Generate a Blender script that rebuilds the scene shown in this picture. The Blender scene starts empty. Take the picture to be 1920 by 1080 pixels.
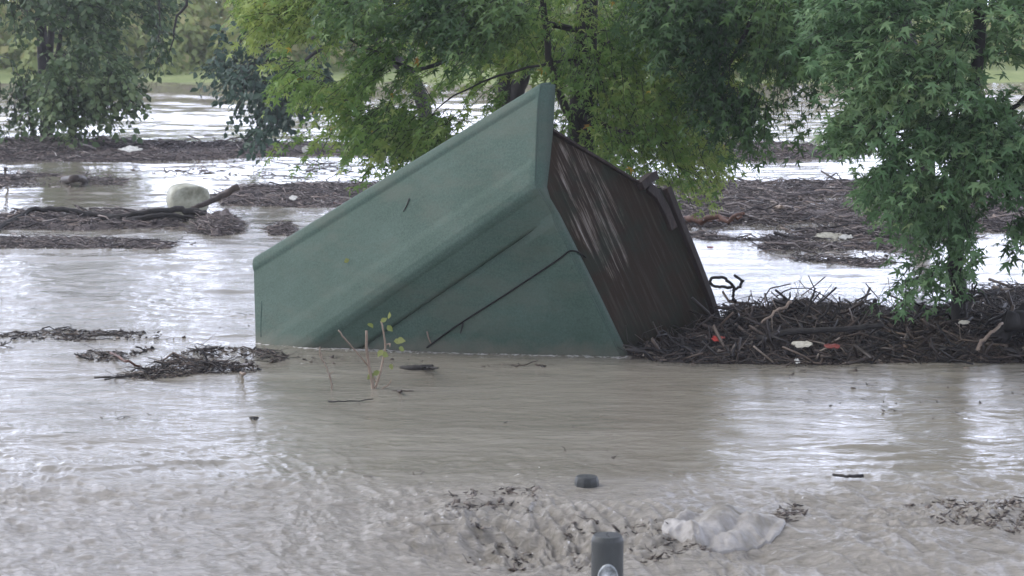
import bpy, math, random
import numpy as np
from mathutils import Vector
R = math.radians
rng = np.random.default_rng(7)
random.seed(7)

# ------------------------------------------------------------------ camera, sky, sun, exposure
S = bpy.context.scene
FPX, HOR, CAMH = 4000.0, 20.0, 2.85            # focal length in photo pixels, horizon row, eye height over the water
TH = math.atan((540 - HOR) / FPX)
cam_d = bpy.data.cameras.new('camera'); cam = bpy.data.objects.new('camera', cam_d)
S.collection.objects.link(cam); S.camera = cam
cam.location = (0, 0, CAMH); cam.rotation_euler = (R(90) - TH, 0, 0)
cam_d.sensor_width = 36; cam_d.lens = 36 * FPX / 1920
cam_d.clip_end = 2000; cam_d.clip_start = .1
cam_d.dof.use_dof = True; cam_d.dof.focus_distance = 17.6; cam_d.dof.aperture_fstop = 5.6

SUN_EL, SUN_AZ = R(46), R(-78)                 # azimuth from +Y towards +X
w = bpy.data.worlds.new("World"); S.world = w; w.use_nodes = True
nt = w.node_tree; bg = nt.nodes['Background']
sky = nt.nodes.new('ShaderNodeTexSky'); sky.sky_type = 'NISHITA'; sky.sun_disc = False
sky.sun_elevation = SUN_EL; sky.sun_rotation = SUN_AZ; sky.air_density = 1; sky.dust_density = 5
hs = nt.nodes.new('ShaderNodeHueSaturation'); hs.inputs['Saturation'].default_value = .25
nt.links.new(sky.outputs[0], hs.inputs['Color'])
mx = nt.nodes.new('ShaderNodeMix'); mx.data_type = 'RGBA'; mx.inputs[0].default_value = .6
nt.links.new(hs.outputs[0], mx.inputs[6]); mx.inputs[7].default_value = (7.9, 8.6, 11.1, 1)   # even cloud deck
# added sky glow, strongest low down ahead, to whiten the far water's reflection
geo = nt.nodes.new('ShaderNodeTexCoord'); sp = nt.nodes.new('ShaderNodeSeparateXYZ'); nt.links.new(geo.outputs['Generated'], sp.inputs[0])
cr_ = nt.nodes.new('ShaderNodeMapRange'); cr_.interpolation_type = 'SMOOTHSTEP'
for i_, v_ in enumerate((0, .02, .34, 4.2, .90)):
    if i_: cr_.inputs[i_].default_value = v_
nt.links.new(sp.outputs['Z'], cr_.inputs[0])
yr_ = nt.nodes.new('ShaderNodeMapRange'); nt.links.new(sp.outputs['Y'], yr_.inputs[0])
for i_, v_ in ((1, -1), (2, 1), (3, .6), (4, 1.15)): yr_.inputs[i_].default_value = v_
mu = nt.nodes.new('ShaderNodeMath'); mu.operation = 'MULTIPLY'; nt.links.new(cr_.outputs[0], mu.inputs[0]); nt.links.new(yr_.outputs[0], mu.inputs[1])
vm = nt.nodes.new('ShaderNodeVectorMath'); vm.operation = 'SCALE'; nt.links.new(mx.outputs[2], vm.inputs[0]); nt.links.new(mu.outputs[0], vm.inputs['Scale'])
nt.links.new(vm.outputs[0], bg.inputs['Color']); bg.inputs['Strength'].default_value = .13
sun_d = bpy.data.lights.new('sun', 'SUN'); sun = bpy.data.objects.new('sun', sun_d); S.collection.objects.link(sun)
sun_d.energy = 1.0; sun_d.angle = R(25); sun_d.color = (1, .97, .93)
sd = Vector((math.sin(SUN_AZ) * math.cos(SUN_EL), math.cos(SUN_AZ) * math.cos(SUN_EL), math.sin(SUN_EL)))
sun.rotation_euler = sd.to_track_quat('Z', 'Y').to_euler()
S.view_settings.view_transform = 'Standard'; S.view_settings.look = 'None'
S.view_settings.exposure = .46; S.view_settings.gamma = 1
S.render.engine = 'CYCLES'
S.cycles.max_bounces = 6; S.cycles.transparent_max_bounces = 8; S.cycles.use_denoising = True
S.cycles.volume_bounces = 0

# ------------------------------------------------------------------ helpers
def ray(px, py):
    return np.array([px - 960.0, FPX * math.cos(TH) + (540 - py) * math.sin(TH), -FPX * math.sin(TH) + (540 - py) * math.cos(TH)])
def at(px, py, z=0.0):                          # point of height z seen at a photo pixel
    d = ray(px, py); t = (z - CAMH) / d[2]
    return np.array([d[0] * t, d[1] * t, z])
def atd(px, py, y):                             # point at distance y seen at a photo pixel
    d = ray(px, py); t = y / d[1]
    return np.array([d[0] * t, y, CAMH + d[2] * t])
def rays(P):
    P = np.asarray(P, float)
    return np.stack([P[:, 0] - 960.0, FPX * math.cos(TH) + (540 - P[:, 1]) * math.sin(TH), -FPX * math.sin(TH) + (540 - P[:, 1]) * math.cos(TH)], 1)
def ats(P, z=0.0):
    d = rays(P); t = (z - CAMH) / d[:, 2]; return d * t[:, None] + np.array([0, 0, CAMH])
def atds(P, y):
    d = rays(P); t = y / d[:, 1]; return d * t[:, None] + np.array([0, 0, CAMH])
def hash2(i, j, s):
    h = (i.astype(np.int64) * 374761393 + j.astype(np.int64) * 668265263 + s * 1442695041) & 0xffffffff
    h = ((h ^ (h >> 13)) * 1274126177) & 0xffffffff
    return ((h ^ (h >> 16)) & 0xffff) / 65535.0
def noise(x, y, s=0):
    x = np.asarray(x, float); y = np.asarray(y, float)
    i = np.floor(x); j = np.floor(y); u = x - i; v = y - j
    u = u * u * u * (u * (u * 6 - 15) + 10); v = v * v * v * (v * (v * 6 - 15) + 10)
    a = hash2(i, j, s); b = hash2(i + 1, j, s); c = hash2(i, j + 1, s); d = hash2(i + 1, j + 1, s)
    return (a + (b - a) * u + (c - a) * v + (a - b - c + d) * u * v) * 2 - 1
def fbm(x, y, s=0, o=4, g=.5):
    t = 0; a = 1; n = 0
    for k in range(o):
        ca, sa = math.cos(.7 * k), math.sin(.7 * k)
        t = t + a * noise((x * ca - y * sa) * 2**k, (x * sa + y * ca) * 2**k, s + k * 17); n += a; a *= g
    return t / n
def smooth(a, b, x):
    t = np.clip((x - a) / (b - a), 0, 1); return t * t * (3 - 2 * t)
def inpoly(P, poly):
    x, y = P[:, 0], P[:, 1]; c = np.zeros(len(P), bool); n = len(poly)
    for i in range(n):
        x1, y1 = poly[i]; x2, y2 = poly[(i + 1) % n]
        if y1 == y2: continue
        c ^= ((y1 > y) != (y2 > y)) & (x < (x2 - x1) * (y - y1) / (y2 - y1) + x1)
    return c
def sample_poly(poly, n, keep=None):
    p = np.array(poly, float); lo, hi = p.min(0), p.max(0); out = []; tot = 0; guard = 0
    while tot < n and guard < 200:
        q = lo + rng.random((max(n, 400), 2)) * (hi - lo); q = q[inpoly(q, poly)]
        if keep is not None and len(q): q = q[keep(q)]
        out.append(q); tot += len(q); guard += 1
    return np.concatenate(out)[:n]

def tag(o, label=None, cat=None, group=None, kind=None):
    if label: o['label'] = label
    if cat: o['category'] = cat
    if group: o['group'] = group
    if kind: o['kind'] = kind
    return o
def empty(name, loc=(0, 0, 0)):
    o = bpy.data.objects.new(name, None); S.collection.objects.link(o); o.location = loc; return o
def link(name, me, mat, parent=None, smoothf=False):
    o = bpy.data.objects.new(name, me); S.collection.objects.link(o)
    if mat: me.materials.append(mat)
    if smoothf: me.polygons.foreach_set('use_smooth', np.ones(len(me.polygons), bool))
    if parent:
        o.parent = parent; o.matrix_parent_inverse.identity()
        o.location = -Vector(parent.location)      # meshes are given in world coordinates
    return o
def npmesh(name, V, F, attrs=None):
    """V (n,3), F (m,k) constant-size faces or list of such arrays"""
    me = bpy.data.meshes.new(name); Fs = F if isinstance(F, list) else [F]
    Fs = [f for f in Fs if len(f)]
    me.vertices.add(len(V)); me.vertices.foreach_set('co', np.asarray(V, np.float32).ravel())
    loops = np.concatenate([f.ravel() for f in Fs]).astype(np.int32)
    cnt = np.concatenate([np.full(len(f), f.shape[1]) for f in Fs]).astype(np.int32)
    me.loops.add(len(loops)); me.loops.foreach_set('vertex_index', loops)
    me.polygons.add(len(cnt)); me.polygons.foreach_set('loop_start', np.concatenate([[0], np.cumsum(cnt)[:-1]]).astype(np.int32))
    me.polygons.foreach_set('loop_total', cnt)
    for k, a in (attrs or {}).items():
        at_ = me.attributes.new(k, 'FLOAT', 'POINT'); at_.data.foreach_set('value', np.asarray(a, np.float32))
    me.update(calc_edges=True); me.validate(); return me
def norm(a): return a / (np.linalg.norm(a, axis=-1, keepdims=True) + 1e-9)

def tubes(paths, radii, sides=6):
    """list of polylines -> one V,F ; radii list of arrays"""
    Vs, Fq, Ft = [], [], []; base = 0
    ang = np.arange(sides) * 2 * math.pi / sides
    for P, r in zip(paths, radii):
        P = np.asarray(P, float); n = len(P)
        T = norm(np.gradient(P, axis=0)); ref = np.array([0, 0, 1.0]) if abs(T[:, 2]).mean() < .8 else np.array([1.0, 0, 0])
        A = norm(np.cross(T, ref)); B = np.cross(T, A); r = np.asarray(r, float).reshape(-1, 1, 1) * np.ones((n, 1, 1))
        V = P[:, None] + r * (A[:, None] * np.cos(ang)[None, :, None] + B[:, None] * np.sin(ang)[None, :, None])
        Vs.append(V.reshape(-1, 3)); Vs.append(P[[0, -1]])
        k = np.arange(n - 1)[:, None] * sides + base; s = np.arange(sides)[None]; s2 = (s + 1) % sides
        Fq.append(np.stack([k + s, k + s2, k + sides + s2, k + sides + s], -1).reshape(-1, 4))
        c0 = base + n * sides; s = s[0]; s2 = s2[0]
        Ft.append(np.stack([base + s2, base + s, np.full(sides, c0)], 1)); e = base + (n - 1) * sides
        Ft.append(np.stack([e + s, e + s2, np.full(sides, c0 + 1)], 1))
        base += n * sides + 2
    return np.concatenate(Vs), [np.concatenate(Fq), np.concatenate(Ft)]
def curve_pts(pts, n=12, jit=0.0):
    """Catmull-Rom through points"""
    P = np.asarray(pts, float); m = len(P)
    if m < 3: Q = P[0] + (P[-1] - P[0]) * np.linspace(0, 1, n)[:, None]
    else:
        Pe = np.vstack([2 * P[0] - P[1], P, 2 * P[-1] - P[-2]]); t = np.linspace(0, m - 1 - 1e-6, n); i = t.astype(int); f = (t - i)[:, None]
        p0, p1, p2, p3 = Pe[i], Pe[i + 1], Pe[i + 2], Pe[i + 3]
        Q = .5 * (2 * p1 + (p2 - p0) * f + (2 * p0 - 5 * p1 + 4 * p2 - p3) * f**2 + (3 * p1 - p0 - 3 * p2 + p3) * f**3)
    if jit: Q[1:-1] += rng.normal(0, jit, (n - 2, 3))
    return Q

# ------------------------------------------------------------------ materials
class M:
    def __init__(s, name, rough=.6, spec=.5):
        s.m = bpy.data.materials.new(name); s.m.use_nodes = True; s.nt = s.m.node_tree
        s.b = s.nt.nodes['Principled BSDF']; s.b.inputs['Roughness'].default_value = rough
        s.b.inputs['Specular IOR Level'].default_value = spec
    def n(s, t, **k):
        x = s.nt.nodes.new(t)
        for a, v in k.items(): setattr(x, a, v)
        return x
    def l(s, a, b): s.nt.links.new(a, b)
    def noise(s, scale, detail=4, rough=.6, stretch=None, coord='Object', dist=0):
        tc = s.n('ShaderNodeTexCoord'); o = tc.outputs[coord]
        if stretch:
            mp = s.n('ShaderNodeMapping'); mp.inputs['Scale'].default_value = stretch[:3]
            if len(stretch) > 3: mp.inputs['Rotation'].default_value = (0, 0, stretch[3])
            s.l(o, mp.inputs[0]); o = mp.outputs[0]
        x = s.n('ShaderNodeTexNoise'); x.inputs['Scale'].default_value = scale; x.inputs['Detail'].default_value = detail
        x.inputs['Roughness'].default_value = rough; x.inputs['Distortion'].default_value = dist
        s.l(o, x.inputs['Vector']); return x.outputs['Fac']
    def attr(s, name): x = s.n('ShaderNodeAttribute'); x.attribute_name = name; return x.outputs['Fac']
    def ramp(s, fac, stops):
        x = s.n('ShaderNodeValToRGB'); cr = x.color_ramp
        while len(cr.elements) < len(stops): cr.elements.new(.5)
        for e, (p, c) in zip(cr.elements, stops): e.position = p; e.color = (*c, 1) if len(c) == 3 else c
        s.l(fac, x.inputs[0]); return x.outputs[0]
    def mix(s, f, a, b, mode='MIX'):
        x = s.n('ShaderNodeMix'); x.data_type = 'RGBA'; x.blend_type = mode
        for i, v in ((0, f), (6, a), (7, b)):
            if isinstance(v, (int, float)): x.inputs[i].default_value = v
            elif isinstance(v, tuple): x.inputs[i].default_value = (*v, 1)
            else: s.l(v, x.inputs[i])
        return x.outputs[2]
    def math(s, op, a, b=None):
        x = s.n('ShaderNodeMath'); x.operation = op
        for i, v in ((0, a), (1, b)):
            if v is None: continue
            if isinstance(v, (int, float)): x.inputs[i].default_value = v
            else: s.l(v, x.inputs[i])
        return x.outputs[0]
    def col(s, c):
        if isinstance(c, tuple): s.b.inputs['Base Color'].default_value = (*c, 1)
        else: s.l(c, s.b.inputs['Base Color'])
    def bump(s, h, strength=.5, dist=.01, prev=None):
        x = s.n('ShaderNodeBump'); x.inputs['Strength'].default_value = strength; x.inputs['Distance'].default_value = dist
        s.l(h, x.inputs['Height'])
        if prev: s.l(prev, x.inputs['Normal'])
        s.l(x.outputs[0], s.b.inputs['Normal']); return x.outputs[0]

def leaf_mat(name, stops, trans=.3, rough=.5, spec=.22):
    m = M(name, rough, spec); c = m.ramp(m.attr('tint'), stops); m.col(c)
    t = m.n('ShaderNodeBsdfTranslucent'); m.l(m.mix(.35, c, (.5, .6, .1), 'MULTIPLY') if False else c, t.inputs[0])
    x = m.n('ShaderNodeMixShader'); x.inputs[0].default_value = trans
    m.l(m.b.outputs[0], x.inputs[1]); m.l(t.outputs[0], x.inputs[2]); m.l(x.outputs[0], m.nt.nodes['Material Output'].inputs[0])
    return m.m
ML_mid = leaf_mat('leaf_yellow_green', [(0, (.06, .115, .03)), (.4, (.12, .215, .055)), (.75, (.195, .30, .075)), (.96, (.31, .38, .11)), (.985, (.50, .38, .05)), (1, (.42, .20, .04))], .42)
ML_dark = leaf_mat('leaf_dark_green', [(0, (.028, .06, .022)), (.5, (.07, .13, .045)), (1, (.14, .22, .07))], .25)
ML_silver = leaf_mat('leaf_blue_green', [(0, (.05, .10, .04)), (.5, (.105, .19, .08)), (.85, (.18, .27, .12)), (1, (.26, .34, .14))], .28)
ML_pop = leaf_mat('leaf_poplar', [(0, (.045, .075, .035)), (.5, (.085, .135, .06)), (.85, (.14, .20, .09)), (1, (.20, .25, .11))], .25)
ML_blue = leaf_mat('leaf_grey_green', [(0, (.035, .06, .045)), (.5, (.055, .095, .065)), (1, (.10, .15, .10))], .2)
ML_willow = leaf_mat('leaf_willow', [(0, (.20, .25, .10)), (.5, (.30, .36, .14)), (.85, (.40, .45, .18)), (1, (.42, .36, .20))], .45)
ML_shoot = leaf_mat('leaf_shoot', [(0, (.15, .19, .05)), (1, (.26, .28, .10))], .35)

def bark(name, c1, c2, rough=.75):
    m = M(name, rough, .35); n = m.noise(9, 6, .7, (1, 1, .25)); m.col(m.ramp(n, [(.3, c1), (.7, c2)])); m.bump(n, .8, .02); return m.m
MB_dark = bark('bark_dark', (.012, .011, .010), (.045, .04, .035))
MB_brown = bark('bark_wet_brown', (.02, .014, .011), (.075, .055, .042), .5)
MB_pale = bark('bark_pale', (.16, .12, .09), (.33, .26, .20), .6)
MB_red = bark('bark_reddish', (.05, .025, .016), (.16, .075, .05), .6)
def stick_mat(name, stops, rough=.5):
    m = M(name, rough, .5); c = m.ramp(m.attr('tint'), stops); n = m.noise(30, 3); m.col(m.mix(.5, c, m.ramp(n, [(.3, (.35, .35, .35)), (.7, (1, 1, 1))]), 'MULTIPLY')); return m.m
MS_dark = stick_mat('debris_dark', [(0, (.010, .008, .007)), (.45, (.036, .026, .020)), (.8, (.085, .060, .045)), (.95, (.16, .12, .09)), (1, (.34, .28, .22))])
MS_mid = stick_mat('debris_mid', [(0, (.03, .024, .023)), (.4, (.10, .082, .078)), (.7, (.20, .170, .16)), (.93, (.32, .25, .21)), (1, (.55, .51, .48))], .55)
def litter(name, a, b):
    m = M(name, .7, .4); n = m.noise(14, 8, .75); m.col(m.ramp(n, [(.3, a), (.68, b)])); m.bump(n, 1, .05); return m.m
MM_dark = litter('litter_dark', (.010, .008, .007), (.05, .038, .030))
MM_mid = litter('litter_mid', (.035, .027, .025), (.15, .12, .11))

# ------------------------------------------------------------------ water
def gauss(x, y, cx, cy, sx, sy, rot=0):
    c, s = math.cos(rot), math.sin(rot); u = ((x - cx) * c + (y - cy) * s) / sx; v = (-(x - cx) * s + (y - cy) * c) / sy
    return np.exp(-.5 * (u * u + v * v))
def W(px, py): p = at(px, py); return p[0], p[1]
def G(x, y, px, py, sx, sy, rot=0): a, b = W(px, py); return gauss(x, y, a, b, sx, sy, rot)
def water_h(x, y):
    far = smooth(38, 60, y)
    ripple = smooth(9, 13, y) * (1 - far)
    left = smooth(-.02, -.16, x / y)                                        # livelier water on the left
    right = smooth(.1, .2, x / y)
    warp = fbm(x * .35, y * .35, 91, 2) * 1.2
    h = ripple * (.013 + .022 * left + .018 * right) * fbm(x * .8 + warp, y * 1.8 + warp, 3, 4, .55)
    h += ripple * (.004 + .005 * left + .006 * right) * fbm(x * 3.2 + warp, y * 6.5, 23, 3)
    h += far * (.12 * fbm(x * .16, y * .22, 5, 3) + .09 * fbm(x * .5, y * .9, 8, 4, .6))
    h += .012 * smooth(24, 38, y) * fbm(x * .5, y * 1.2, 12, 3)
    # boiling water over the drowned bank in front
    edge = .35 * noise(x * .9, x * 0 + 3.3, 4) + .9 * smooth(.3, -2.5, x)
    turb = 1 - smooth(11.5, 14.2, y - edge)
    rough = turb * (.28 + .17 * smooth(-.1, .05, x / y) + .5 * G(x, y, 920, 985, .55, .5) + .5 * G(x, y, 1180, 1010, .5, .4) + .6 * G(x, y, 1800, 970, .55, .3))
    wx = x + .10 * noise(x * 2.2, y * 1.7, 61) + .3 * (y - 11.5) * .3; wy = y + .12 * noise(x * 1.9, y * 2.3, 62)
    rid = 1 - np.abs(fbm(wx * 2.6, wy * 2.0, 33, 4, .55)) * 2
    h += rough * (.045 * (rid - .65) + .030 * fbm(wx * 9, wy * 6.5, 44, 3, .6))
    pt = G(x, y, 925, 985, .38, .42) + G(x, y, 1180, 1025, .45, .3) + .8 * G(x, y, 1820, 972, .5, .22) + .5 * G(x, y, 1480, 960, .12, .2)
    h += turb * .008 * fbm(wx * 17 + wy * 5, wy * 11, 58, 2)
    h += turb * np.clip(pt, 0, 1) * .045 * (.5 - np.abs(fbm(wx * 8.5, wy * 5.5, 57, 3, .6)) * 2)
    # standing shapes round the two bollards
    h += .035 * G(x, y, 1130, 930, .55, .22) + .10 * G(x, y, 1210, 985, .35, .35)
    h -= .12 * G(x, y, 985, 1020, .30, .34, .5)
    h += .06 * G(x, y, 870, 985, .35, .22)
    h += .05 * G(x, y, 1850, 965, .7, .18) - .05 * G(x, y, 1620, 955, .4, .2)
    h += .05 * G(x, y, 1640, 1030, .6, .25, .4) - .06 * G(x, y, 1480, 1040, .25, .3)
    # diagonal flow lines on the slope between the posts
    sl = G(x, y, 1060, 990, .35, .4)
    h += sl * .012 * np.sin((x * 1.0 + y * .32) * 62 + 4 * noise(x * 4, y * 3, 71))
    h = h * (1 - .92 * G(x, y, 1100, 922, .22, .3)) + .035 * G(x, y, 1100, 915, .3, .25)
    return h
u = np.linspace(-1, 1, 1001); sx = .30 * u + 5.5 * np.sign(u) * np.clip(np.abs(u) - .92, 0, 1) ** 1.0 * (1 / .08) * .5 * np.clip(np.abs(u) - .90, 0, 1) * 10
rows = np.concatenate([np.linspace(2, 9.4, 24), FPX * CAMH / np.linspace(1180 - HOR, 118, 900)])
rows = np.unique(rows); X = sx[None] * rows[:, None]; Y = np.repeat(rows[:, None], len(sx), 1)
X = X + np.sign(X) * np.where(np.abs(u)[None] > .97, 15, 0)
H = water_h(X, Y)
foam_edge = np.clip(gauss(X, Y, 0.6, 12.6, 2.5, .9), 0, 1)
for (ax, ay), (bx, by) in (((478, 641), (580, 655)), ((580, 655), (860, 661)), ((860, 661), (1165, 670))):     # froth where the hut meets the current
    a_2, b_2 = at(ax, ay)[:2], at(bx, by)[:2]; q_ = np.clip(((X - a_2[0]) * (b_2[0] - a_2[0]) + (Y - a_2[1]) * (b_2[1] - a_2[1])) / ((b_2 - a_2) ** 2).sum(), 0, 1)
    foam_edge = np.maximum(foam_edge, 2.6 * np.exp(-.5 * (np.hypot(X - a_2[0] - q_ * (b_2[0] - a_2[0]), Y - a_2[1] - q_ * (b_2[1] - a_2[1])) / .08) ** 2))
foam_edge = np.maximum(foam_edge, 1.3 * G(X, Y, 620, 672, .9, .25))
hb = H.copy()
for _ in range(14):
    hb[1:-1, 1:-1] = (hb[:-2, 1:-1] + hb[2:, 1:-1] + hb[1:-1, :-2] + hb[1:-1, 2:]) / 4
crest = np.clip((H - hb) / .007, 0, 1) * (1 - smooth(12.2, 13.6, Y)) * (Y > 9)
foam_edge = np.maximum(foam_edge, 1.5 * crest)
V = np.stack([X, Y, H], -1).reshape(-1, 3); nr, nc = X.shape
k = (np.arange(nr - 1)[:, None] * nc + np.arange(nc - 1)[None]).ravel()
me = npmesh('water', V, np.stack([k, k + 1, k + nc + 1, k + nc], 1), {'foam': foam_edge.ravel(), 'turb': (1 - smooth(12.0, 13.3, Y)).ravel(), 'far': smooth(40, 60, Y).ravel(), 'calm': (1 - .8 * smooth(14, 34, Y)).ravel()})
m = M('muddy_water', .08, .5); m.b.inputs['IOR'].default_value = 1.33
base = m.ramp(m.noise(1.1, 5, .6, (.35, 1, 1), dist=.6), [(.3, (.195, .176, .138)), (.7, (.25, .228, .183))])
tc_f = m.noise(26, 6, .75, (.7, 1, 1), dist=.8)
fo = m.math('MULTIPLY', m.math('GREATER_THAN', m.math('ADD', tc_f, m.math('MULTIPLY', m.attr('foam'), .085)), .74), .8)
silt = m.noise(15, 7, .72, (.5, 1.1, 1, .35), dist=1.2)
c = m.mix(m.math('MULTIPLY', m.attr('turb'), m.ramp(silt, [(.35, (0, 0, 0)), (.65, (1, 1, 1))])), base, (.37, .34, .295))
c = m.mix(m.math('MULTIPLY', m.attr('far'), .6), c, (.36, .29, .26))
m.col(m.mix(fo, c, (.72, .70, .68)))
m.l(m.math('ADD', m.math('MULTIPLY', fo, .5), m.math('ADD', .06, m.math('MULTIPLY', m.attr('turb'), .12))), m.b.inputs['Roughness'])
b1 = m.bump(m.noise(2.6, 6, .62, (.45, 1.15, 1), dist=.7), .7, .045)
b2 = m.bump(m.noise(13, 5, .6, (.55, 1.1, 1), dist=.5), .5, .010, b1)
for nd in m.nt.nodes:
    if nd.type == 'BUMP': m.l(m.math('MULTIPLY', m.attr('calm'), .7), nd.inputs['Strength'])
b3n = m.n('ShaderNodeBump'); m.l(silt, b3n.inputs['Height']); m.l(b2, b3n.inputs['Normal']); b3n.inputs['Distance'].default_value = .04
m.l(m.math('MULTIPLY', m.attr('turb'), .8), b3n.inputs['Strength']); m.l(b3n.outputs[0], m.b.inputs['Normal'])
water = tag(link('water', me, m.m, None, True), 'muddy brown floodwater flowing over the whole ground', None, None, 'structure')

# far bank: one grassy sheet from the water's far edge to the horizon
n = 60; gx = np.linspace(-325, 325, n); gy = np.array([83, 84.5, 87, 94, 106, 120, 150, 185, 230]); gz = np.array([-.6, .0, .35, .6, .8, 1, 1.2, 2, 3])
GX, GY = np.meshgrid(gx, gy); GZ = np.repeat(gz[:, None], n, 1) + .25 * noise(GX * .2, GY * .2, 5); GY = GY + 1.5 * noise(GX * .06, GY * 0, 9)
k = (np.arange(len(gy) - 1)[:, None] * n + np.arange(n - 1)[None]).ravel()
m = M('bank_grass', .9, .2); m.col(m.ramp(m.noise(.8, 6, .7), [(.3, (.20, .25, .10)), (.7, (.32, .36, .16))]))
tag(link('far_bank', npmesh('far_bank', np.stack([GX, GY, GZ], -1).reshape(-1, 3), np.stack([k, k + 1, k + n + 1, k + n], 1)), m.m, None, True), None, None, None, 'structure')

# ------------------------------------------------------------------ foliage
def maple_tpl():
    pts = [(-90, .24), (-60, .28), (-28, .60), (-8, .26), (14, .62), (22, .95), (34, .50), (42, .60), (58, .24), (76, .62), (82, .74), (90, 1.12), (98, .74), (104, .62), (122, .24), (138, .60), (146, .50), (158, .95), (166, .62), (188, .26), (208, .60), (240, .28)]
    a = np.radians([p[0] for p in pts]); r = np.array([p[1] for p in pts])
    P = np.stack([r * np.cos(a), r * np.sin(a) + .3, -.28 * r * r], 1) * .62; c = np.array([[0, .19, 0.0]])
    n = len(P); V = np.vstack([P, c]); F = np.array([(i, (i + 1) % n, n) for i in range(n)]); return V, F
def ovate_tpl():
    V = np.array([(0, 0, 0), (.30, .25, .05), (.33, .55, .04), (0, 1.0, -.12), (-.33, .55, .04), (-.30, .25, .05), (0, .5, -.02)]) * np.array([.9, .9, .9])
    return V, np.array([(0, 1, 6), (1, 2, 6), (2, 3, 6), (3, 4, 6), (4, 5, 6), (5, 0, 6)])
def quad_tpl():
    return np.array([(0, 0, 0), (.35, .5, .03), (0, 1, -.1), (-.35, .5, .03)]), np.array([(0, 1, 2), (0, 2, 3)])
TPL = {'maple': maple_tpl(), 'ovate': ovate_tpl(), 'quad': quad_tpl()}
def leaf_mesh(name, P, D, Nn, size, tint, tpl):
    TV, TF = TPL[tpl]; D = norm(D); Xv = norm(np.cross(D, Nn)); Z = np.cross(Xv, D); n = len(P)
    V = P[:, None] + size[:, None, None] * (Xv[:, None] * TV[None, :, 0:1] + D[:, None] * TV[None, :, 1:2] + Z[:, None] * TV[None, :, 2:3])
    F = (np.arange(n)[:, None, None] * len(TV) + TF[None]).reshape(-1, 3)
    return npmesh(name, V.reshape(-1, 3), F, {'tint': np.repeat(tint, len(TV))})
def sprays(C, ctr, per, slen, lsize, tpl, droop=.5, jit=.5, flat=.5):
    """leafy twigs: C spray origins, growing away from ctr; returns leaf arrays and twig paths"""
    n = len(C); out = C - ctr; out[:, 2] *= .4; out = norm(out + rng.normal(0, jit, (n, 3)) * np.linalg.norm(out, axis=1, keepdims=True) * .8)
    out[:, 2] -= droop * rng.random(n); out = norm(out)
    t = np.linspace(.1, 1, per)[None, :, None]; L = (slen * (.6 + .8 * rng.random(n)))[:, None, None]
    P = C[:, None] + out[:, None] * t * L + np.array([0, 0, -1.0]) * (t ** 2) * L * droop * .6
    side = norm(np.cross(out, [0, 0, 1.0]))[:, None] * np.where(np.arange(per) % 2, 1, -1)[None, :, None]
    D = out[:, None] * .55 + side * .75 + rng.normal(0, .35, (n, per, 3)); D[..., 2] -= droop * (.4 + .8 * rng.random((n, per)))
    Nn = np.array([0, 0, 1.0]) + rng.normal(0, flat, (n, per, 3)); P = P + D * lsize * .35 * rng.random((n, per, 1))
    paths = C[:, None] + out[:, None] * np.linspace(0, 1, 3)[None, :, None] * L + np.array([0, 0, -1.0]) * (np.linspace(0, 1, 3) ** 2)[None, :, None] * L * droop * .6
    return P.reshape(-1, 3), D.reshape(-1, 3), Nn.reshape(-1, 3), paths
def twig_mesh(name, paths, r):
    n = len(paths); a = np.arange(3) * 2.0944; o = np.stack([np.cos(a), np.zeros(3), np.sin(a)], 1) * r
    V = paths[:, :, None] + o[None, None] * np.array([1, .7, .35])[None, :, None, None]
    F = []
    for k in range(2):
        for s in range(3): F.append([k * 3 + s, k * 3 + (s + 1) % 3, k * 3 + 3 + (s + 1) % 3, k * 3 + 3 + s])
    F = (np.arange(n)[:, None, None] * 9 + np.array(F)[None]).reshape(-1, 4)
    return npmesh(name, V.reshape(-1, 3), F)
ONLYC = ('trunk', 'crown')
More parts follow.
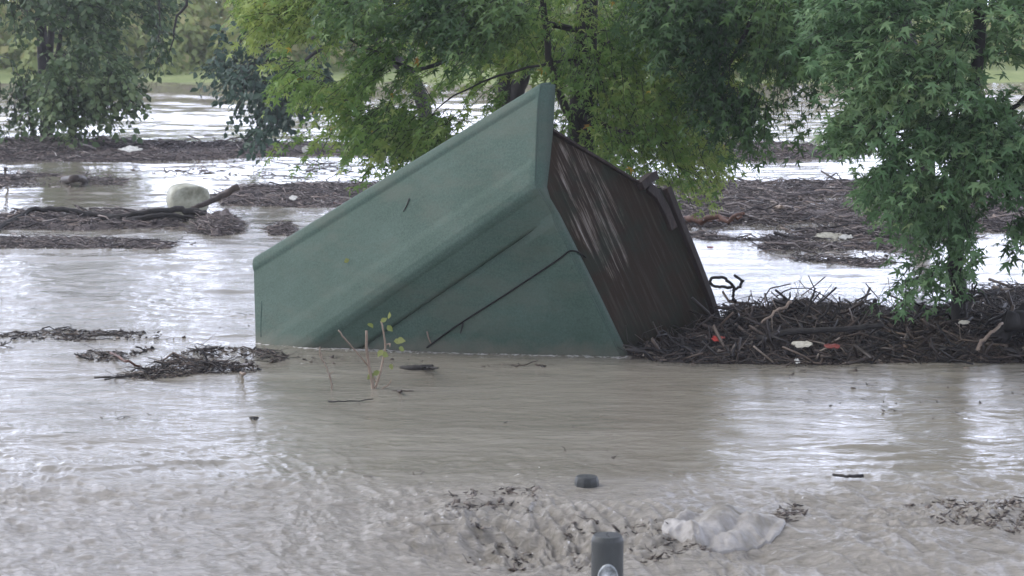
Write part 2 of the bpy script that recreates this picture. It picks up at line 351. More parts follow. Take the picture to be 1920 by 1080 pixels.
def tree(name, label, cat, regions, d, dd, ctr, per, slen, lsize, tpl, lmat, bmat, trunks, group=None, droop=.5, gap=0.0, gs=3.0, seed=1, tb=.5, tr=.36, flat=.5, parts=('trunk', 'crown', 'twigs'), hi=0):
    """regions: list of (pixel polygon, number of sprays); trunks: list of (points, r0, r1)"""
    root = empty(name, tuple(trunks[0][0][0])); tag(root, label, cat, group)
    C = []
    for poly, n, *rest in regions:
        g = rest[0] if rest else gap
        q = sample_poly(poly, n, (lambda q: fbm(q[:, 0] / FPX * d * gs, q[:, 1] / FPX * d * gs, seed, 3) + rng.normal(0, .12, len(q)) > g - .35) if g > 0 else None)
        u_ = rng.random(len(q)) * 2 - 1; yy = d + dd * u_
        C.append(atds(q, yy))
    C = np.concatenate(C); cg = 22.0 / d * (gs / 3 if parts is not ONLYC else 1)
    f3 = fbm(C[:, 0] * 1.5 * cg + C[:, 1] * 1.1 * cg, C[:, 2] * 2.4 * cg - C[:, 1] * .7 * cg, seed + 50, 3)
    C = C[f3 + rng.normal(0, .06, len(C)) > -.06 - .1 * (parts is ONLYC)]; P, D, Nn, paths = sprays(C, np.array(ctr, float), per, slen, lsize, tpl, droop, flat=flat)
    n = len(P); cl = np.repeat(fbm(C[:, 0] * 1.6, C[:, 2] * 1.6 + C[:, 1], seed + 5, 3), per)
    tint = np.clip(tb + tr * cl * 2 + rng.normal(0, .13, n), 0, .95)
    odd = rng.random(n) > .9965; tint[odd] = .985 + .015 * rng.random(odd.sum())
    size = lsize * (.45 + .85 * rng.random(n))
    Vt, Ft = tubes([curve_pts(t[0], 14, .01) for t in trunks], [np.linspace(t[1], t[2], 14) for t in trunks], 8)
    link('trunk', npmesh('trunk', Vt, Ft), bmat, root, True)
    link('crown', leaf_mesh('crown', P, D, Nn, size, tint, tpl), lmat, root)
    if 'twigs' in parts: tag(link('twigs', twig_mesh('twigs', paths, .0045 * d / 20), bmat, root), None, None, None, 'stuff')
    return root

def A(px, py, y): return tuple(atd(px, py, y))
def Bp(px, y, z): # base point at pixel column, distance y, height z
    return ((px - 960) / FPX * y, y, z)
# yellow-green maple right behind the hut
mid_main = [(500, -40), (1480, -40), (1440, 120), (1380, 190), (1330, 230), (1320, 280), (1250, 325), (1180, 330), (1090, 270), (1030, 200), (1000, 190), (900, 260), (830, 270), (760, 255), (700, 262), (655, 230), (640, 175), (560, 160), (530, 100)]
tree('maple_tree', 'yellow-green maple directly behind the tilted green hut, its leaves dotted with orange', 'tree',
     [(mid_main, 4200), ([(460, -40), (620, -40), (600, 60), (500, 40)], 90),
      ([(640, 190), (820, 190), (830, 270), (740, 285), (700, 325), (655, 330), (690, 270)], 85, .3), ([(540, 240), (620, 235), (630, 262), (545, 265)], 14),
      ([(1190, 250), (1340, 220), (1340, 280), (1290, 330), (1200, 330)], 170),
      ([(400, -700), (1500, -700), (1500, -40), (450, -40)], 600)],
     22.5, 1.5, (Bp(1090, 22.5, 3)), 11, .34, .105, 'maple', ML_mid, MB_dark,
     [([Bp(1100, 22.6, -.6), A(1092, 300, 22.6), A(1098, 60, 22.6), A(1100, -300, 22.6), A(1120, -700, 22.8)], .17, .07),
      ([A(1092, 250, 22.5), A(1060, 200, 22.3), A(1034, 120, 22.2), A(1010, -60, 22)], .05, .03), ([A(1095, 60, 22.5), A(950, 40, 22), A(800, 130, 21.7), A(690, 90, 21.6), A(600, 50, 21.5)], .035, .008),
      ([A(1095, 130, 22.5), A(1180, 60, 22.2), A(1300, 50, 22), A(1400, -20, 22)], .04, .01), ([A(1095, 220, 22.5), A(1180, 250, 22), A(1280, 280, 21.6)], .035, .008),
      ([A(1095, 110, 22.5), A(980, 130, 22.2), A(860, 175, 22), A(790, 235, 21.9)], .018, .004)], gap=.2, gs=3, seed=11, tb=.62)
# two leaning dark trunks behind it
tree('leaning_tree', 'dark two-stemmed tree leaning behind the peak of the green hut', 'tree',
     [([(760, -200), (1300, -200), (1250, 60), (1050, 110), (800, 60)], 320), ([(1040, 120), (1200, 120), (1190, 290), (1090, 260)], 140)],
     27, 1.2, Bp(960, 27, 4), 8, .4, .15, 'maple', ML_dark, MB_dark,
     [([Bp(930, 27, -.6), A(940, 240, 27), A(948, 170, 27), A(962, -100, 27), A(960, -400, 27)], .15, .07), ([Bp(940, 27, -.5), A(965, 210, 27), A(985, 120, 26.8), A(1020, -100, 26.5)], .13, .06)], seed=21)
# dark maple whose crown hangs in from the top, right of centre
dark_poly = [(1200, -40), (1580, -40), (1560, 60), (1530, 110), (1500, 100), (1470, 150), (1440, 200), (1400, 190), (1350, 190), (1300, 110), (1250, 40)]
tree('maple_tree', 'deep green maple crown hanging in from the top between the hut and the blue-green tree', 'tree',
     [(dark_poly, 1350), ([(1380, 120), (1500, 110), (1520, 180), (1490, 200), (1440, 240), (1400, 250), (1390, 200)], 55, .25), ([(1500, 150), (1530, 150), (1495, 240), (1480, 235)], 6),
      ([(620, -60), (1010, -60), (1000, 30), (900, 75), (800, 35), (640, 20)], 380), ([(500, -700), (1700, -700), (1700, -40), (600, -40)], 400)],
     20.5, .9, Bp(1500, 20.5, 5), 10, .32, .115, 'maple', ML_dark, MB_dark,
     [([Bp(1730, 26, -.6), Bp(1730, 26, 1.5), (3.9, 24, 4.2), (2.6, 21.5, 6.5)], .14, .08), ([(3.4, 23, 5.2), A(1450, -60, 20.6), A(1400, 60, 20.4), A(1350, 150, 20.3)], .05, .01), ([(2.4, 21, 6.2), A(1000, -300, 20.5), A(850, -40, 20.3)], .05, .01)], gap=.1, seed=31, tb=.45)
# blue-green silver maple standing in the debris on the right
right_poly = [(1640, -40), (2050, -40), (2050, 400), (1920, 370), (1880, 405), (1780, 415), (1710, 390), (1665, 350), (1640, 310), (1700, 290), (1640, 290), (1590, 245), (1660, 220), (1640, 170), (1650, 80)]
tree('silver_maple_tree', 'blue-green silver maple with deeply cut leaves rising from the dark debris on the right', 'tree',
     [(right_poly, 2500), ([(1540, -40), (1680, -40), (1680, 170), (1600, 150), (1545, 60)], 230, .1), ([(1575, 200), (1700, 180), (1700, 310), (1600, 280)], 230), ([(1860, 370), (2050, 370), (2050, 450), (1900, 430)], 120), ([(1640, 300), (1760, 300), (1760, 390), (1650, 360)], 60),
      ([(1715, 480), (1815, 475), (1825, 505), (1760, 520), (1680, 530)], 60), ([(1700, 400), (1900, 400), (1880, 440), (1840, 490), (1755, 480)], 45), ([(1600, -700), (2200, -700), (2200, -40), (1640, -40)], 350), ([(2050, -40), (2300, -40), (2250, 350), (2050, 420)], 260)],
     17.6, .9, Bp(1850, 17.8, 2.4), 9, .28, .115, 'maple', ML_silver, MB_dark,
     [([Bp(1806, 18.2, -.5), A(1800, 560, 18.2), A(1788, 470, 18.1), A(1800, 300, 18), A(1840, 60, 18), A(1860, -400, 18)], .075, .05),
      ([A(1800, 420, 18.1), A(1720, 380, 17.8), A(1660, 350, 17.6)], .02, .005), ([A(1805, 300, 18), A(1720, 260, 17.6), A(1620, 235, 17.4)], .022, .005),
      ([A(1820, 200, 18), A(1720, 110, 17.6), A(1600, 95, 17.5), A(1535, 70, 17.5)], .02, .006), ([A(1810, 250, 18), A(1900, 200, 17.9), A(1980, 120, 17.6)], .03, .01),
      ([A(1803, 590, 18.1), A(1815, 560, 18), A(1826, 530, 17.95)], .02, .006)], gap=.16, gs=3.2, seed=41, tb=.5, droop=.36)
# grey-green poplars far left, growing out of the flood
tree('poplar_tree', 'dark poplar filling the top left corner, its lowest leaves touching the driftwood band', 'tree',
     [([(-150, -60), (250, -60), (215, 60), (120, 120), (110, 260), (-150, 262)], 2600), ([(-150, 100), (75, 90), (60, 262), (-150, 262)], 1300), ([(220, -60), (330, -60), (300, 40), (250, 50)], 120), ([(-150, -150), (400, -150), (400, -60), (-150, -60)], 150)],
     46, 2.5, Bp(20, 47, 3.5), 9, .55, .17, 'ovate', ML_pop, MB_dark,
     [([Bp(88, 48, -.6), A(84, 150, 48), A(70, -50, 48), A(50, -300, 48)], .15, .09), ([A(84, 180, 48), A(110, 90, 47), A(130, -20, 46.5)], .08, .03), ([Bp(-60, 47, -.6), A(-40, 120, 47), A(-60, -200, 47)], .2, .1)], gap=.1, gs=1.2, seed=51, tb=.42)
tree('poplar_tree', 'bushy mid-green poplar leaning over the water at the right of the corner trees', 'tree',
     [([(90, 100), (180, 70), (235, 130), (262, 190), (255, 235), (200, 258), (90, 262)], 900)],
     44.5, 1.6, Bp(130, 45, 2), 9, .5, .17, 'ovate', ML_pop, MB_dark,
     [([Bp(130, 45, -.6), A(140, 200, 45), A(150, 110, 44.8)], .12, .04), ([A(138, 215, 45), A(190, 190, 44.6), A(230, 180, 44.4)], .06, .02)], gap=.14, gs=1.6, seed=55, tb=.62)
tree('poplar_tree', 'grey-green round-leaved tree whose tip dangles over the pale water left of the maple', 'tree',
     [([(395, 60), (440, 20), (500, 10), (600, 20), (620, 150), (540, 170), (440, 140), (400, 120)], 1100), ([(430, 150), (550, 150), (545, 200), (500, 245), (475, 245), (450, 200)], 90, .2), ([(400, -110), (640, -110), (640, 20), (430, 20)], 150)],
     38, 1.6, Bp(560, 39, 3.4), 9, .42, .15, 'ovate', ML_blue, MB_dark,
     [([Bp(800, 39, -.6), A(790, 180, 39), A(680, 30, 39), A(590, -250, 39)], .16, .08), ([A(700, 50, 39), A(540, 80, 38.4), A(470, 90, 38)], .06, .015), ([A(700, 50, 39), A(560, 120, 38.3), A(495, 225, 38)], .05, .01)], gap=.1, gs=2, seed=61, tb=.42)
tree('poplar_tree', 'thin dark tree dangling two long leafy twigs from the top left of centre', 'tree',
     [([(285, -40), (330, -40), (322, 60), (300, 112), (282, 100), (290, 40)], 60), ([(385, -40), (415, -40), (408, 35), (395, 30)], 16), ([(362, 32), (376, 32), (374, 46), (362, 46)], 4), ([(150, -260), (440, -260), (440, -30), (200, -20)], 200)],
     34, .5, Bp(330, 35, 4), 7, .32, .13, 'ovate', ML_pop, MB_dark,
     [([Bp(90, 49, -.5), A(95, 100, 48), A(120, -120, 44), A(220, -200, 38), A(340, -200, 34)], .09, .04), ([A(340, -200, 34), A(352, -10, 34), A(330, 35, 34), A(326, 70, 34), A(315, 105, 34)], .03, .008), ([A(300, -160, 34), A(300, 20, 34), A(296, 90, 34)], .02, .006)], gap=0, seed=66, tb=.2)
# pale willows on the far bank, each its own tree
wx_ = [-190, -40, 90, 210, 330, 430, 560, 720, 900, 1100, 1290, 1450, 1560, 1680, 1850, 2050]
wl = ['pale willow on the far bank behind the corner trees', 'yellowish willow on the far bank seen in the gap above the rapids', 'hazy grey-green willow on the far bank behind the maples']
for i, px in enumerate(wx_):
    d = 89 + (i * 37 % 11); wdt = 110 + (i * 53 % 40); top = -50 - (i * 71 % 40)
    base_y = 156 + (i % 3) * 3
    poly = [(px - wdt, base_y - 15), (px - wdt * 1.05, base_y - 80), (px - wdt * .8, base_y - 150), (px - wdt * .3, top), (px + wdt * .3, top), (px + wdt * .8, base_y - 170), (px + wdt * 1.05, base_y - 75), (px + wdt, base_y - 12), (px, base_y + 8)]
    pos = ['leftmost', 'second from the left', 'third from the left', 'left of the open gap', 'in the middle of the open gap', 'right of the open gap', 'behind the dangling grey-green tip', 'behind the left half of the maple', 'behind the middle of the maple', "behind the maple's trunk", 'behind the deep green crown', 'in the notch above the right rapids', 'in the small gap left of the silver maple', 'behind the left of the silver maple', 'behind the silver maple', 'rightmost, beyond the silver maple'][i]
    tree('willow_tree', ('yellowish' if i in (3, 4, 5, 11, 12) else 'grey-green') + ' hazy willow on the far bank, ' + pos, 'tree', [(poly, 1000)], d, 3, Bp(px, d, 3), 7, 1.1, .42, 'quad', ML_willow, MB_dark,
         [([Bp(px, d, .2), A(px + 5, base_y - 60, d), A(px - 8, top + 60, d)], .22, .06)], group='willows along the far bank', droop=.9, gap=.05, gs=.5, seed=100 + i, tb=[.55, .8, .7][i % 3], parts=ONLYC)

# ------------------------------------------------------------------ debris
def stick_cloud(P, L, r, yaw, pitch, tint, rings=4, bend=.25):
    n = len(P); D = np.stack([np.cos(yaw) * np.cos(pitch), np.sin(yaw) * np.cos(pitch), np.sin(pitch)], 1)
    Sd = norm(np.cross(D, [0, 0, 1.0])); U = np.cross(Sd, D); t = np.linspace(-.5, .5, rings)
    bx = rng.normal(0, bend, n); bz = rng.normal(0, bend * .6, n); kink = rng.normal(0, .09, (n, rings, 2))
    C = P[:, None] + D[:, None] * (t[None, :, None] * L[:, None, None]) + Sd[:, None] * ((bx[:, None] * (t ** 2 - .08) + kink[..., 0]) * L[:, None])[..., None] + U[:, None] * ((bz[:, None] * (t ** 2 - .08) + kink[..., 1] * .6) * L[:, None])[..., None]
    a = np.arange(4) * math.pi / 2; tap = np.linspace(1, .45, rings)
    V = C[:, :, None] + (r[:, None] * tap[None])[:, :, None, None] * (Sd[:, None, None] * np.cos(a)[None, None, :, None] + U[:, None, None] * np.sin(a)[None, None, :, None])
    F = []
    for k in range(rings - 1):
        for s in range(4): F.append([k * 4 + s, k * 4 + (s + 1) % 4, k * 4 + 4 + (s + 1) % 4, k * 4 + 4 + s])
    F.append([3, 2, 1, 0]); e = (rings - 1) * 4; F.append([e, e + 1, e + 2, e + 3])
    F = (np.arange(n)[:, None, None] * (rings * 4) + np.array(F)[None]).reshape(-1, 4)
    return V.reshape(-1, 3), F, np.repeat(tint, rings * 4)
def chip_cloud(P, s, tint):
    n = len(P); O = np.array([(1, 0, 0), (0, .6, 0), (-1, .1, 0), (0, -.6, 0), (.2, 0, .3), (0, 0, -.3)]) ; a = rng.random(n) * 6.28; ti = rng.normal(0, .4, (n, 2))
    jit = 1 + rng.normal(0, .3, (n, 6, 3)); Q = O[None] * jit; c, sn = np.cos(a), np.sin(a)
    X_ = Q[..., 0] * c[:, None] - Q[..., 1] * sn[:, None]; Y_ = Q[..., 0] * sn[:, None] + Q[..., 1] * c[:, None]; Z_ = Q[..., 2] + X_ * ti[:, :1] + Y_ * ti[:, 1:]
    V = P[:, None] + np.stack([X_, Y_, Z_], -1) * s[:, None, None]
    F = np.array([(0, 1, 4), (1, 2, 4), (2, 3, 4), (3, 0, 4), (1, 0, 5), (2, 1, 5), (3, 2, 5), (0, 3, 5)])
    return V.reshape(-1, 3), (np.arange(n)[:, None, None] * 6 + F[None]).reshape(-1, 3), np.repeat(tint, 6)
def edge_d(q, poly):
    q = np.asarray(q, float) * [1, 4]; p = np.array(poly, float) * [1, 4]; m_ = np.full(len(q), 1e9)
    for i in range(len(p)):
        a, b = p[i], p[(i + 1) % len(p)]; t = np.clip(((q - a) @ (b - a)) / max(1e-6, (b - a) @ (b - a)), 0, 1); m_ = np.minimum(m_, np.linalg.norm(q - a - t[:, None] * (b - a), axis=1))
    return m_
def raft(name, label, poly, ns, L=(.08, .5), r=(.004, .014), h=.05, nchip=None, dark=False, mat_th=.0, seed=1, hfun=None, pitch=.12, gap=.12, cat='debris', mat=True, alongx=.8, sc=1.0):
    root = empty(name, tuple(ats(np.array([np.mean(poly, 0)]))[0])); tag(root, label, cat, None, 'stuff')
    d0 = at(*np.mean(poly, 0))[1]
    def mask(G_): return fbm(G_[:, 0] * 1.1 * sc, G_[:, 1] * 1.6 * sc, seed, 4)
    q = sample_poly(poly, ns, lambda q: mask(ats(q)) + rng.normal(0, .10, len(q)) > gap - .3)
    P = ats(q); P[:, 1] += rng.normal(0, .02, len(P))
    hh = hfun(P[:, 0], P[:, 1]) if hfun else h * (.4 + .9 * np.clip(fbm(P[:, 0] * 1.5, P[:, 1] * 1.5, seed + 3, 3) + .3, 0, 1))
    ew = .3 * max(6, 4 * np.ptp(np.array(poly)[:, 1]) * .5)
    if hfun is None: hh = hh * smooth(0, ew, edge_d(q, poly))
    P[:, 2] = water_h(P[:, 0], P[:, 1]) + hh * np.sqrt(rng.random(len(P))) * 1.0 + .004
    Ls = L[0] + (L[1] - L[0]) * rng.random(len(P)) ** 4; rs = np.minimum(r[0] * .8 + (r[1] - r[0]) * rng.random(len(P)) ** 4, Ls * .10)
    yaw = np.where(rng.random(len(P)) < alongx, rng.normal(0, .45, len(P)), rng.random(len(P)) * 6.28); ps = rng.normal(0, pitch, len(P))
    tint = np.clip(rng.random(len(P)) ** 1.3, 0, 1)
    V, F, T = stick_cloud(P, Ls, rs, yaw, ps, tint, 5); sm = MS_dark if dark else MS_mid
    o = link('sticks', npmesh('sticks', V, F, {'tint': T}), sm, root)
    nc_ = int((nchip if nchip is not None else ns) * 1.6)
    if nc_:
        q = sample_poly(poly, nc_, lambda q: mask(ats(q)) + rng.normal(0, .12, len(q)) > gap - .35); P = ats(q)
        hh = hfun(P[:, 0], P[:, 1]) if hfun else h * .6 * smooth(0, ew, edge_d(q, poly)); P[:, 2] = water_h(P[:, 0], P[:, 1]) + hh * (.2 + .8 * rng.random(len(P)))
        V, F, T = chip_cloud(P, (.008 + .03 * rng.random(len(P)) ** 2.5) * max(1, d0 / 26), rng.random(len(P)))
        link('chips', npmesh('chips', V, F, {'tint': T}), sm, root)
    if mat:
        p = np.array(poly, float); x0, x1 = p[:, 0].min(), p[:, 0].max(); y0, y1 = p[:, 1].min(), p[:, 1].max()
        nx, ny = int(min(420, (x1 - x0) / 2.2)) + 3, int(min(120, (y1 - y0) / 1.0)) + 3
        gx, gy = np.meshgrid(np.linspace(x0, x1, nx), np.linspace(y0, y1, ny)); q = np.stack([gx.ravel(), gy.ravel()], 1); Pg = ats(q)
        ms = mask(Pg) + .18 * fbm(Pg[:, 0] * 5, Pg[:, 1] * 7, seed + 2, 2); ins = inpoly(q, poly) & (ms > gap - .22 + mat_th)
        fall = smooth(gap - .30 + mat_th, gap + .15 + mat_th, ms)
        hg = (hfun(Pg[:, 0], Pg[:, 1]) * .85 if hfun else h * .8 * fall * smooth(0, ew, edge_d(q, poly) + 14 * noise(Pg[:, 0] * 5, Pg[:, 1] * 5, seed) - 4) - .012); hg = hg * (.75 + .5 * fbm(Pg[:, 0] * 9, Pg[:, 1] * 9, seed + 7, 3)) + .012 * fbm(Pg[:, 0] * 22, Pg[:, 1] * 22, seed + 9, 2) * min(1.0, 1)
        Pg[:, 2] = water_h(Pg[:, 0], Pg[:, 1]) + np.where(ins, hg + .004, -.06)
        k = (np.arange(ny - 1)[:, None] * nx + np.arange(nx - 1)[None]).ravel(); Fq = np.stack([k, k + 1, k + nx + 1, k + nx], 1)
        Fq = Fq[ins[Fq].any(1)]
        if len(Fq): link('litter', npmesh('litter', Pg, Fq), MM_dark if dark else MM_mid, root)
    return root
raft('driftwood_raft', 'long band of brown driftwood floating below the top left trees', [(-200, 268), (100, 262), (300, 268), (520, 275), (700, 275), (800, 282), (800, 292), (600, 290), (480, 297), (300, 302), (-200, 304)], 5200, (.1, 1.0), (.006, .022), .18, 6000, seed=201, gap=-.15, sc=.4)
raft('driftwood_raft', 'low thin scatter of driftwood left of the pale drum, near the left edge', [(-200, 330), (100, 328), (240, 336), (235, 347), (100, 352), (-200, 354)], 800, (.1, .7), (.008, .02), .06, 900, seed=202, gap=.15, sc=.6)
raft('driftwood_raft', 'brown driftwood band left of the hut, running from the pale drum to the hut roof', [(400, 368), (470, 350), (560, 344), (760, 345), (740, 365), (620, 390), (420, 386)], 2600, (.08, .7), (.006, .018), .08, 4000, seed=203, gap=-.1, sc=.6)
raft('driftwood_raft', 'flat thin driftwood strip at the left edge, in front of the stranded limb', [(-200, 446), (60, 444), (250, 448), (335, 456), (320, 468), (100, 468), (-200, 470)], 1300, (.06, .6), (.005, .016), .045, 1500, seed=204, gap=.0, sc=.9)
raft('driftwood_raft', 'messy driftwood gathered round the stranded limb on the left', [(-200, 400), (60, 402), (130, 400), (240, 400), (330, 408), (350, 425), (200, 434), (-200, 428)], 1000, (.1, .8), (.006, .02), .10, 1100, seed=205, gap=.1)
raft('driftwood_clump', 'small brown clump of twigs right of the stranded limb', [(358, 436), (372, 415), (420, 410), (458, 420), (455, 436), (410, 443)], 700, (.06, .5), (.004, .012), .20, 700, dark=False, seed=206, gap=-.6, pitch=.35)
raft('driftwood_clump', "tiny twig clump just off the hut's upper left edge", [(500, 430), (530, 422), (560, 430), (556, 442), (505, 440)], 160, (.05, .35), (.004, .012), .08, 160, seed=207, gap=-.4)
raft('driftwood_raft', 'narrow driftwood band on bright water right of the maple', [(1290, 290), (1330, 274), (1450, 276), (1560, 284), (1620, 290), (1500, 298), (1330, 304), (1290, 300)], 1700, (.15, 1.1), (.01, .03), .2, 1700, seed=208, gap=-.05, sc=.5)
raft('driftwood_raft', 'wide grey-brown driftwood mass between the hut and the silver maple', [(1230, 345), (1300, 335), (1500, 338), (1720, 336), (1950, 345), (1950, 440), (1750, 455), (1600, 458), (1450, 452), (1310, 450), (1250, 400)], 8500, (.07, .95), (.005, .024), .11, 12000, seed=209, gap=.24, sc=.9)
raft('driftwood_raft', 'loose scattered driftwood on bright water left of the silver maple', [(1420, 452), (1700, 455), (1760, 475), (1640, 500), (1520, 490), (1440, 478)], 650, (.08, .6), (.006, .02), .05, 800, seed=210, gap=.32, sc=.8)
raft('driftwood_raft', 'flat driftwood tongue at the right edge behind the silver maple', [(1830, 545), (1880, 536), (2050, 540), (2050, 590), (1900, 585)], 900, (.08, .7), (.006, .02), .06, 900, dark=True, seed=211, gap=.12)
raft('driftwood_raft', 'thin line of dark twigs drifting towards the lower left corner of the hut', [(-100, 634), (120, 618), (300, 624), (400, 616), (476, 608), (478, 628), (380, 634), (200, 640), (-100, 646)], 260, (.04, .3), (.003, .010), .03, 260, dark=True, seed=212, gap=.3, mat=False)
raft('driftwood_clump', 'tangled dark twig raft on the open water before the lower left corner of the hut', [(200, 708), (300, 690), (320, 672), (360, 660), (400, 655), (520, 660), (540, 672), (480, 694), (330, 705)], 430, (.05, .5), (.003, .012), .09, 420, dark=True, seed=213, gap=.16, pitch=.3, sc=2, mat=False)
raft('driftwood_clump', 'sparse sticks floating left of the tangled twig raft', [(140, 672), (170, 655), (240, 662), (290, 650), (285, 668), (200, 682)], 80, (.05, .3), (.003, .009), .04, 90, dark=True, seed=214, gap=.1, mat=False, pitch=.35)
raft('floating_bits', 'dark bits of bark floating in front of the hut', [(530, 662), (640, 668), (900, 672), (1180, 672), (1300, 690), (1150, 690), (820, 688), (600, 682)], 30, (.03, .14), (.002, .005), .004, 25, dark=True, seed=215, gap=.3, mat=False)
raft('floating_bits', 'scattered small bits on the rippled water at the right', [(1380, 690), (1920, 690), (1920, 790), (1500, 780), (1400, 730)], 26, (.03, .25), (.002, .006), .004, 18, dark=True, seed=216, gap=.35, mat=False)
raft('floating_bits', 'scattered specks on the far bright water', [(250, 310), (700, 300), (700, 345), (250, 330)], 60, (.2, 1.0), (.01, .02), .03, 40, seed=217, gap=.3, mat=False)
# dark pile against the silver maple
def pile_h(x, y):
    px = 960 + x / y * FPX; row = HOR + FPX * CAMH / y
    ridge = np.interp(px, [1170, 1250, 1330, 1360, 1420, 1480, 1560, 1640, 1700, 1760, 1820, 1900, 2050], [.02, .05, .10, .30, .40, .42, .36, .28, .22, .26, .32, .26, .3])
    front = np.interp(px, [1170, 1300, 1450, 1700, 2050], [676, 676, 682, 676, 682]); back = np.interp(px, [1170, 1340, 1400, 2050], [650, 628, 610, 590])
    t = np.clip((front - row) / (front - back), 0, 1)
    prof = np.interp(t, [0, .12, .35, .6, .85, 1], [.03, .16, .5, .95, .8, .05])
    return np.maximum(.01, ridge * prof * (.8 + .35 * fbm(x * 2.2, y * 2.2, 77, 3)))
raft('driftwood_pile', 'dark heap of tangled sticks and roots piled up between the hut and the right edge', [(1165, 664), (1260, 648), (1340, 628), (1400, 610), (2080, 588), (2080, 684), (1700, 678), (1450, 684), (1240, 680)], 9500, (.05, .8), (.003, .022), .3, 12000, dark=True, seed=220, hfun=pile_h, pitch=.4, gap=-.9, alongx=.35)

def branch(name, label, cat, paths, mat, group=None, sides=7, jit=.006):
    V, F = tubes([curve_pts(p[0], p[3] if len(p) > 3 else 14, jit) for p in paths], [np.linspace(p[1], p[2], p[3] if len(p) > 3 else 14) for p in paths], sides)
    o = link(name, npmesh(name, V, F), mat, None, True); return tag(o, label, cat, group)
def g(px, py, z=0.0): return tuple(at(px, py, z))
branch('fallen_limb', 'long bare dark limb arching over the water at the left edge', 'branch', [([g(-60, 445, 0), g(0, 425, .05), A(60, 395, 28.8), A(110, 392, 28.8), A(170, 404, 28.8), A(260, 408, 28.8), A(345, 412, 28.8)], .028, .045, 26), ([A(345, 410, 28.8), A(360, 402, 28.9), A(392, 402, 29)], .05, .015)], MB_dark, jit=.012)
branch('driftwood_log', 'thick dark trunk stump lying low in front of the pale drum', 'log', [([A(180, 412, 28.5), A(250, 402, 28.5), A(320, 393, 28.6), A(388, 400, 28.6)], .03, .05, 22), ([A(135, 428, 28.2), A(180, 414, 28.4), A(230, 410, 28.5)], .03, .05), ([A(210, 420, 28.3), A(300, 404, 28.4), A(370, 408, 28.5)], .05, .02, 20)], MB_dark, jit=.012)
branch('broken_branch', 'straight broken branch jutting up to the right from the pale drum', 'branch', [([A(360, 392, 29.4), A(400, 375, 29.6), A(447, 350, 29.8)], .035, .05)], MB_brown)
branch('driftwood_stub', 'dark rounded stump poking from the water left of the pale drum', 'stump', [([g(120, 338, 0), g(135, 335, .14), g(150, 335, .12), g(160, 339, 0)], .07, .06)], MB_brown)
branch('upright_stick', 'short thin stick upright in the water at the far left edge', 'stick', [([g(10, 316, 0), g(11, 316, .25), g(9, 316, .45)], .025, .02)], MB_brown)
branch('broken_branch', 'reddish stick leaning out of the driftwood left of the hut', 'stick', [([g(645, 384, -.02), g(636, 382, .1), g(626, 380, .2)], .02, .008)], MB_red)
branch('fallen_limb', 'reddish brown log lying in driftwood just right of the hut', 'log', [([g(1262, 414, .03), g(1310, 412, .1), g(1350, 408, .15), g(1395, 400, .25)], .06, .02), ([g(1310, 416, .03), g(1360, 412, .08), g(1392, 408, .1)], .04, .015)], MB_red, jit=.02)
branch('forked_stick', 'pale forked stick standing on the wide driftwood mass', 'stick', [([g(1455, 392, .05), g(1466, 388, .2), g(1490, 390, .02)], .02, .02), ([g(1450, 388, .1), g(1466, 386, .22)], .02, .015)], MB_pale)
branch('vine_loop', 'dark looping vine standing up at the left end of the debris heap', 'vine', [([A(1376, 540, 18.6), A(1368, 530, 18.6), A(1358, 522, 18.6), A(1340, 520, 18.6), A(1330, 530, 18.6), A(1342, 538, 18.6), A(1362, 537, 18.6), A(1382, 541, 18.6), A(1392, 530, 18.6), A(1386, 520, 18.6), A(1377, 516, 18.6)], .014, .013, 40), ([A(1378, 542, 18.6), A(1374, 552, 18.6), A(1380, 566, 18.6)], .014, .014)], MB_dark)
branch('curved_twig', 'thin twig arching over the crest of the debris heap', 'twig', [([A(1455, 556, 18.4), A(1480, 542, 18.4), A(1520, 542, 18.4), A(1560, 565, 18.4)], .006, .005)], MB_dark, jit=.002)
branch('broken_branch', 'pale grey-brown stick slanting up across the left of the debris heap', 'stick', [([A(1428, 605, 17.7), A(1455, 585, 17.75), A(1484, 566, 17.8)], .010, .014)], MB_pale)
branch('log', 'long dark straight log lying along the front of the debris heap', 'log', [([A(1420, 636, 17.6), A(1500, 622, 17.6), A(1570, 618, 17.6), A(1655, 611, 17.7)], .03, .02)], MB_dark)
branch('broken_branch', 'smooth pale curved branch standing at the right end of the debris heap', 'branch', [([A(1832, 660, 17.3), A(1842, 640, 17.3), A(1862, 622, 17.3), A(1880, 606, 17.4)], .018, .012)], MB_pale)
branch('broken_branch', 'short brown stick beside the smooth pale curved branch', 'stick', [([A(1840, 676, 17.3), A(1852, 656, 17.3), A(1860, 640, 17.3)], .022, .012)], MB_brown)
branch('log', 'thick dark trunk entering the debris heap from the right edge', 'log', [([A(1870, 640, 17.8), A(1900, 608, 17.9), A(1945, 560, 18), A(2010, 520, 18.2)], .07, .05), ([A(1885, 600, 17.7), A(1930, 605, 17.8), A(2040, 615, 17.8)], .09, .1)], MB_dark)
branch('broken_branch', 'dark pointed stake sticking up right of the silver maple trunk', 'stick', [([A(1816, 585, 18.0), A(1822, 560, 18), A(1832, 530, 18)], .016, .008)], MB_dark)
branch('broken_branch', 'dark blunt stub pointing up from the middle of the debris heap', 'stick', [([A(1650, 595, 17.9), A(1642, 575, 17.9), A(1638, 562, 17.9)], .016, .022)], MB_dark)
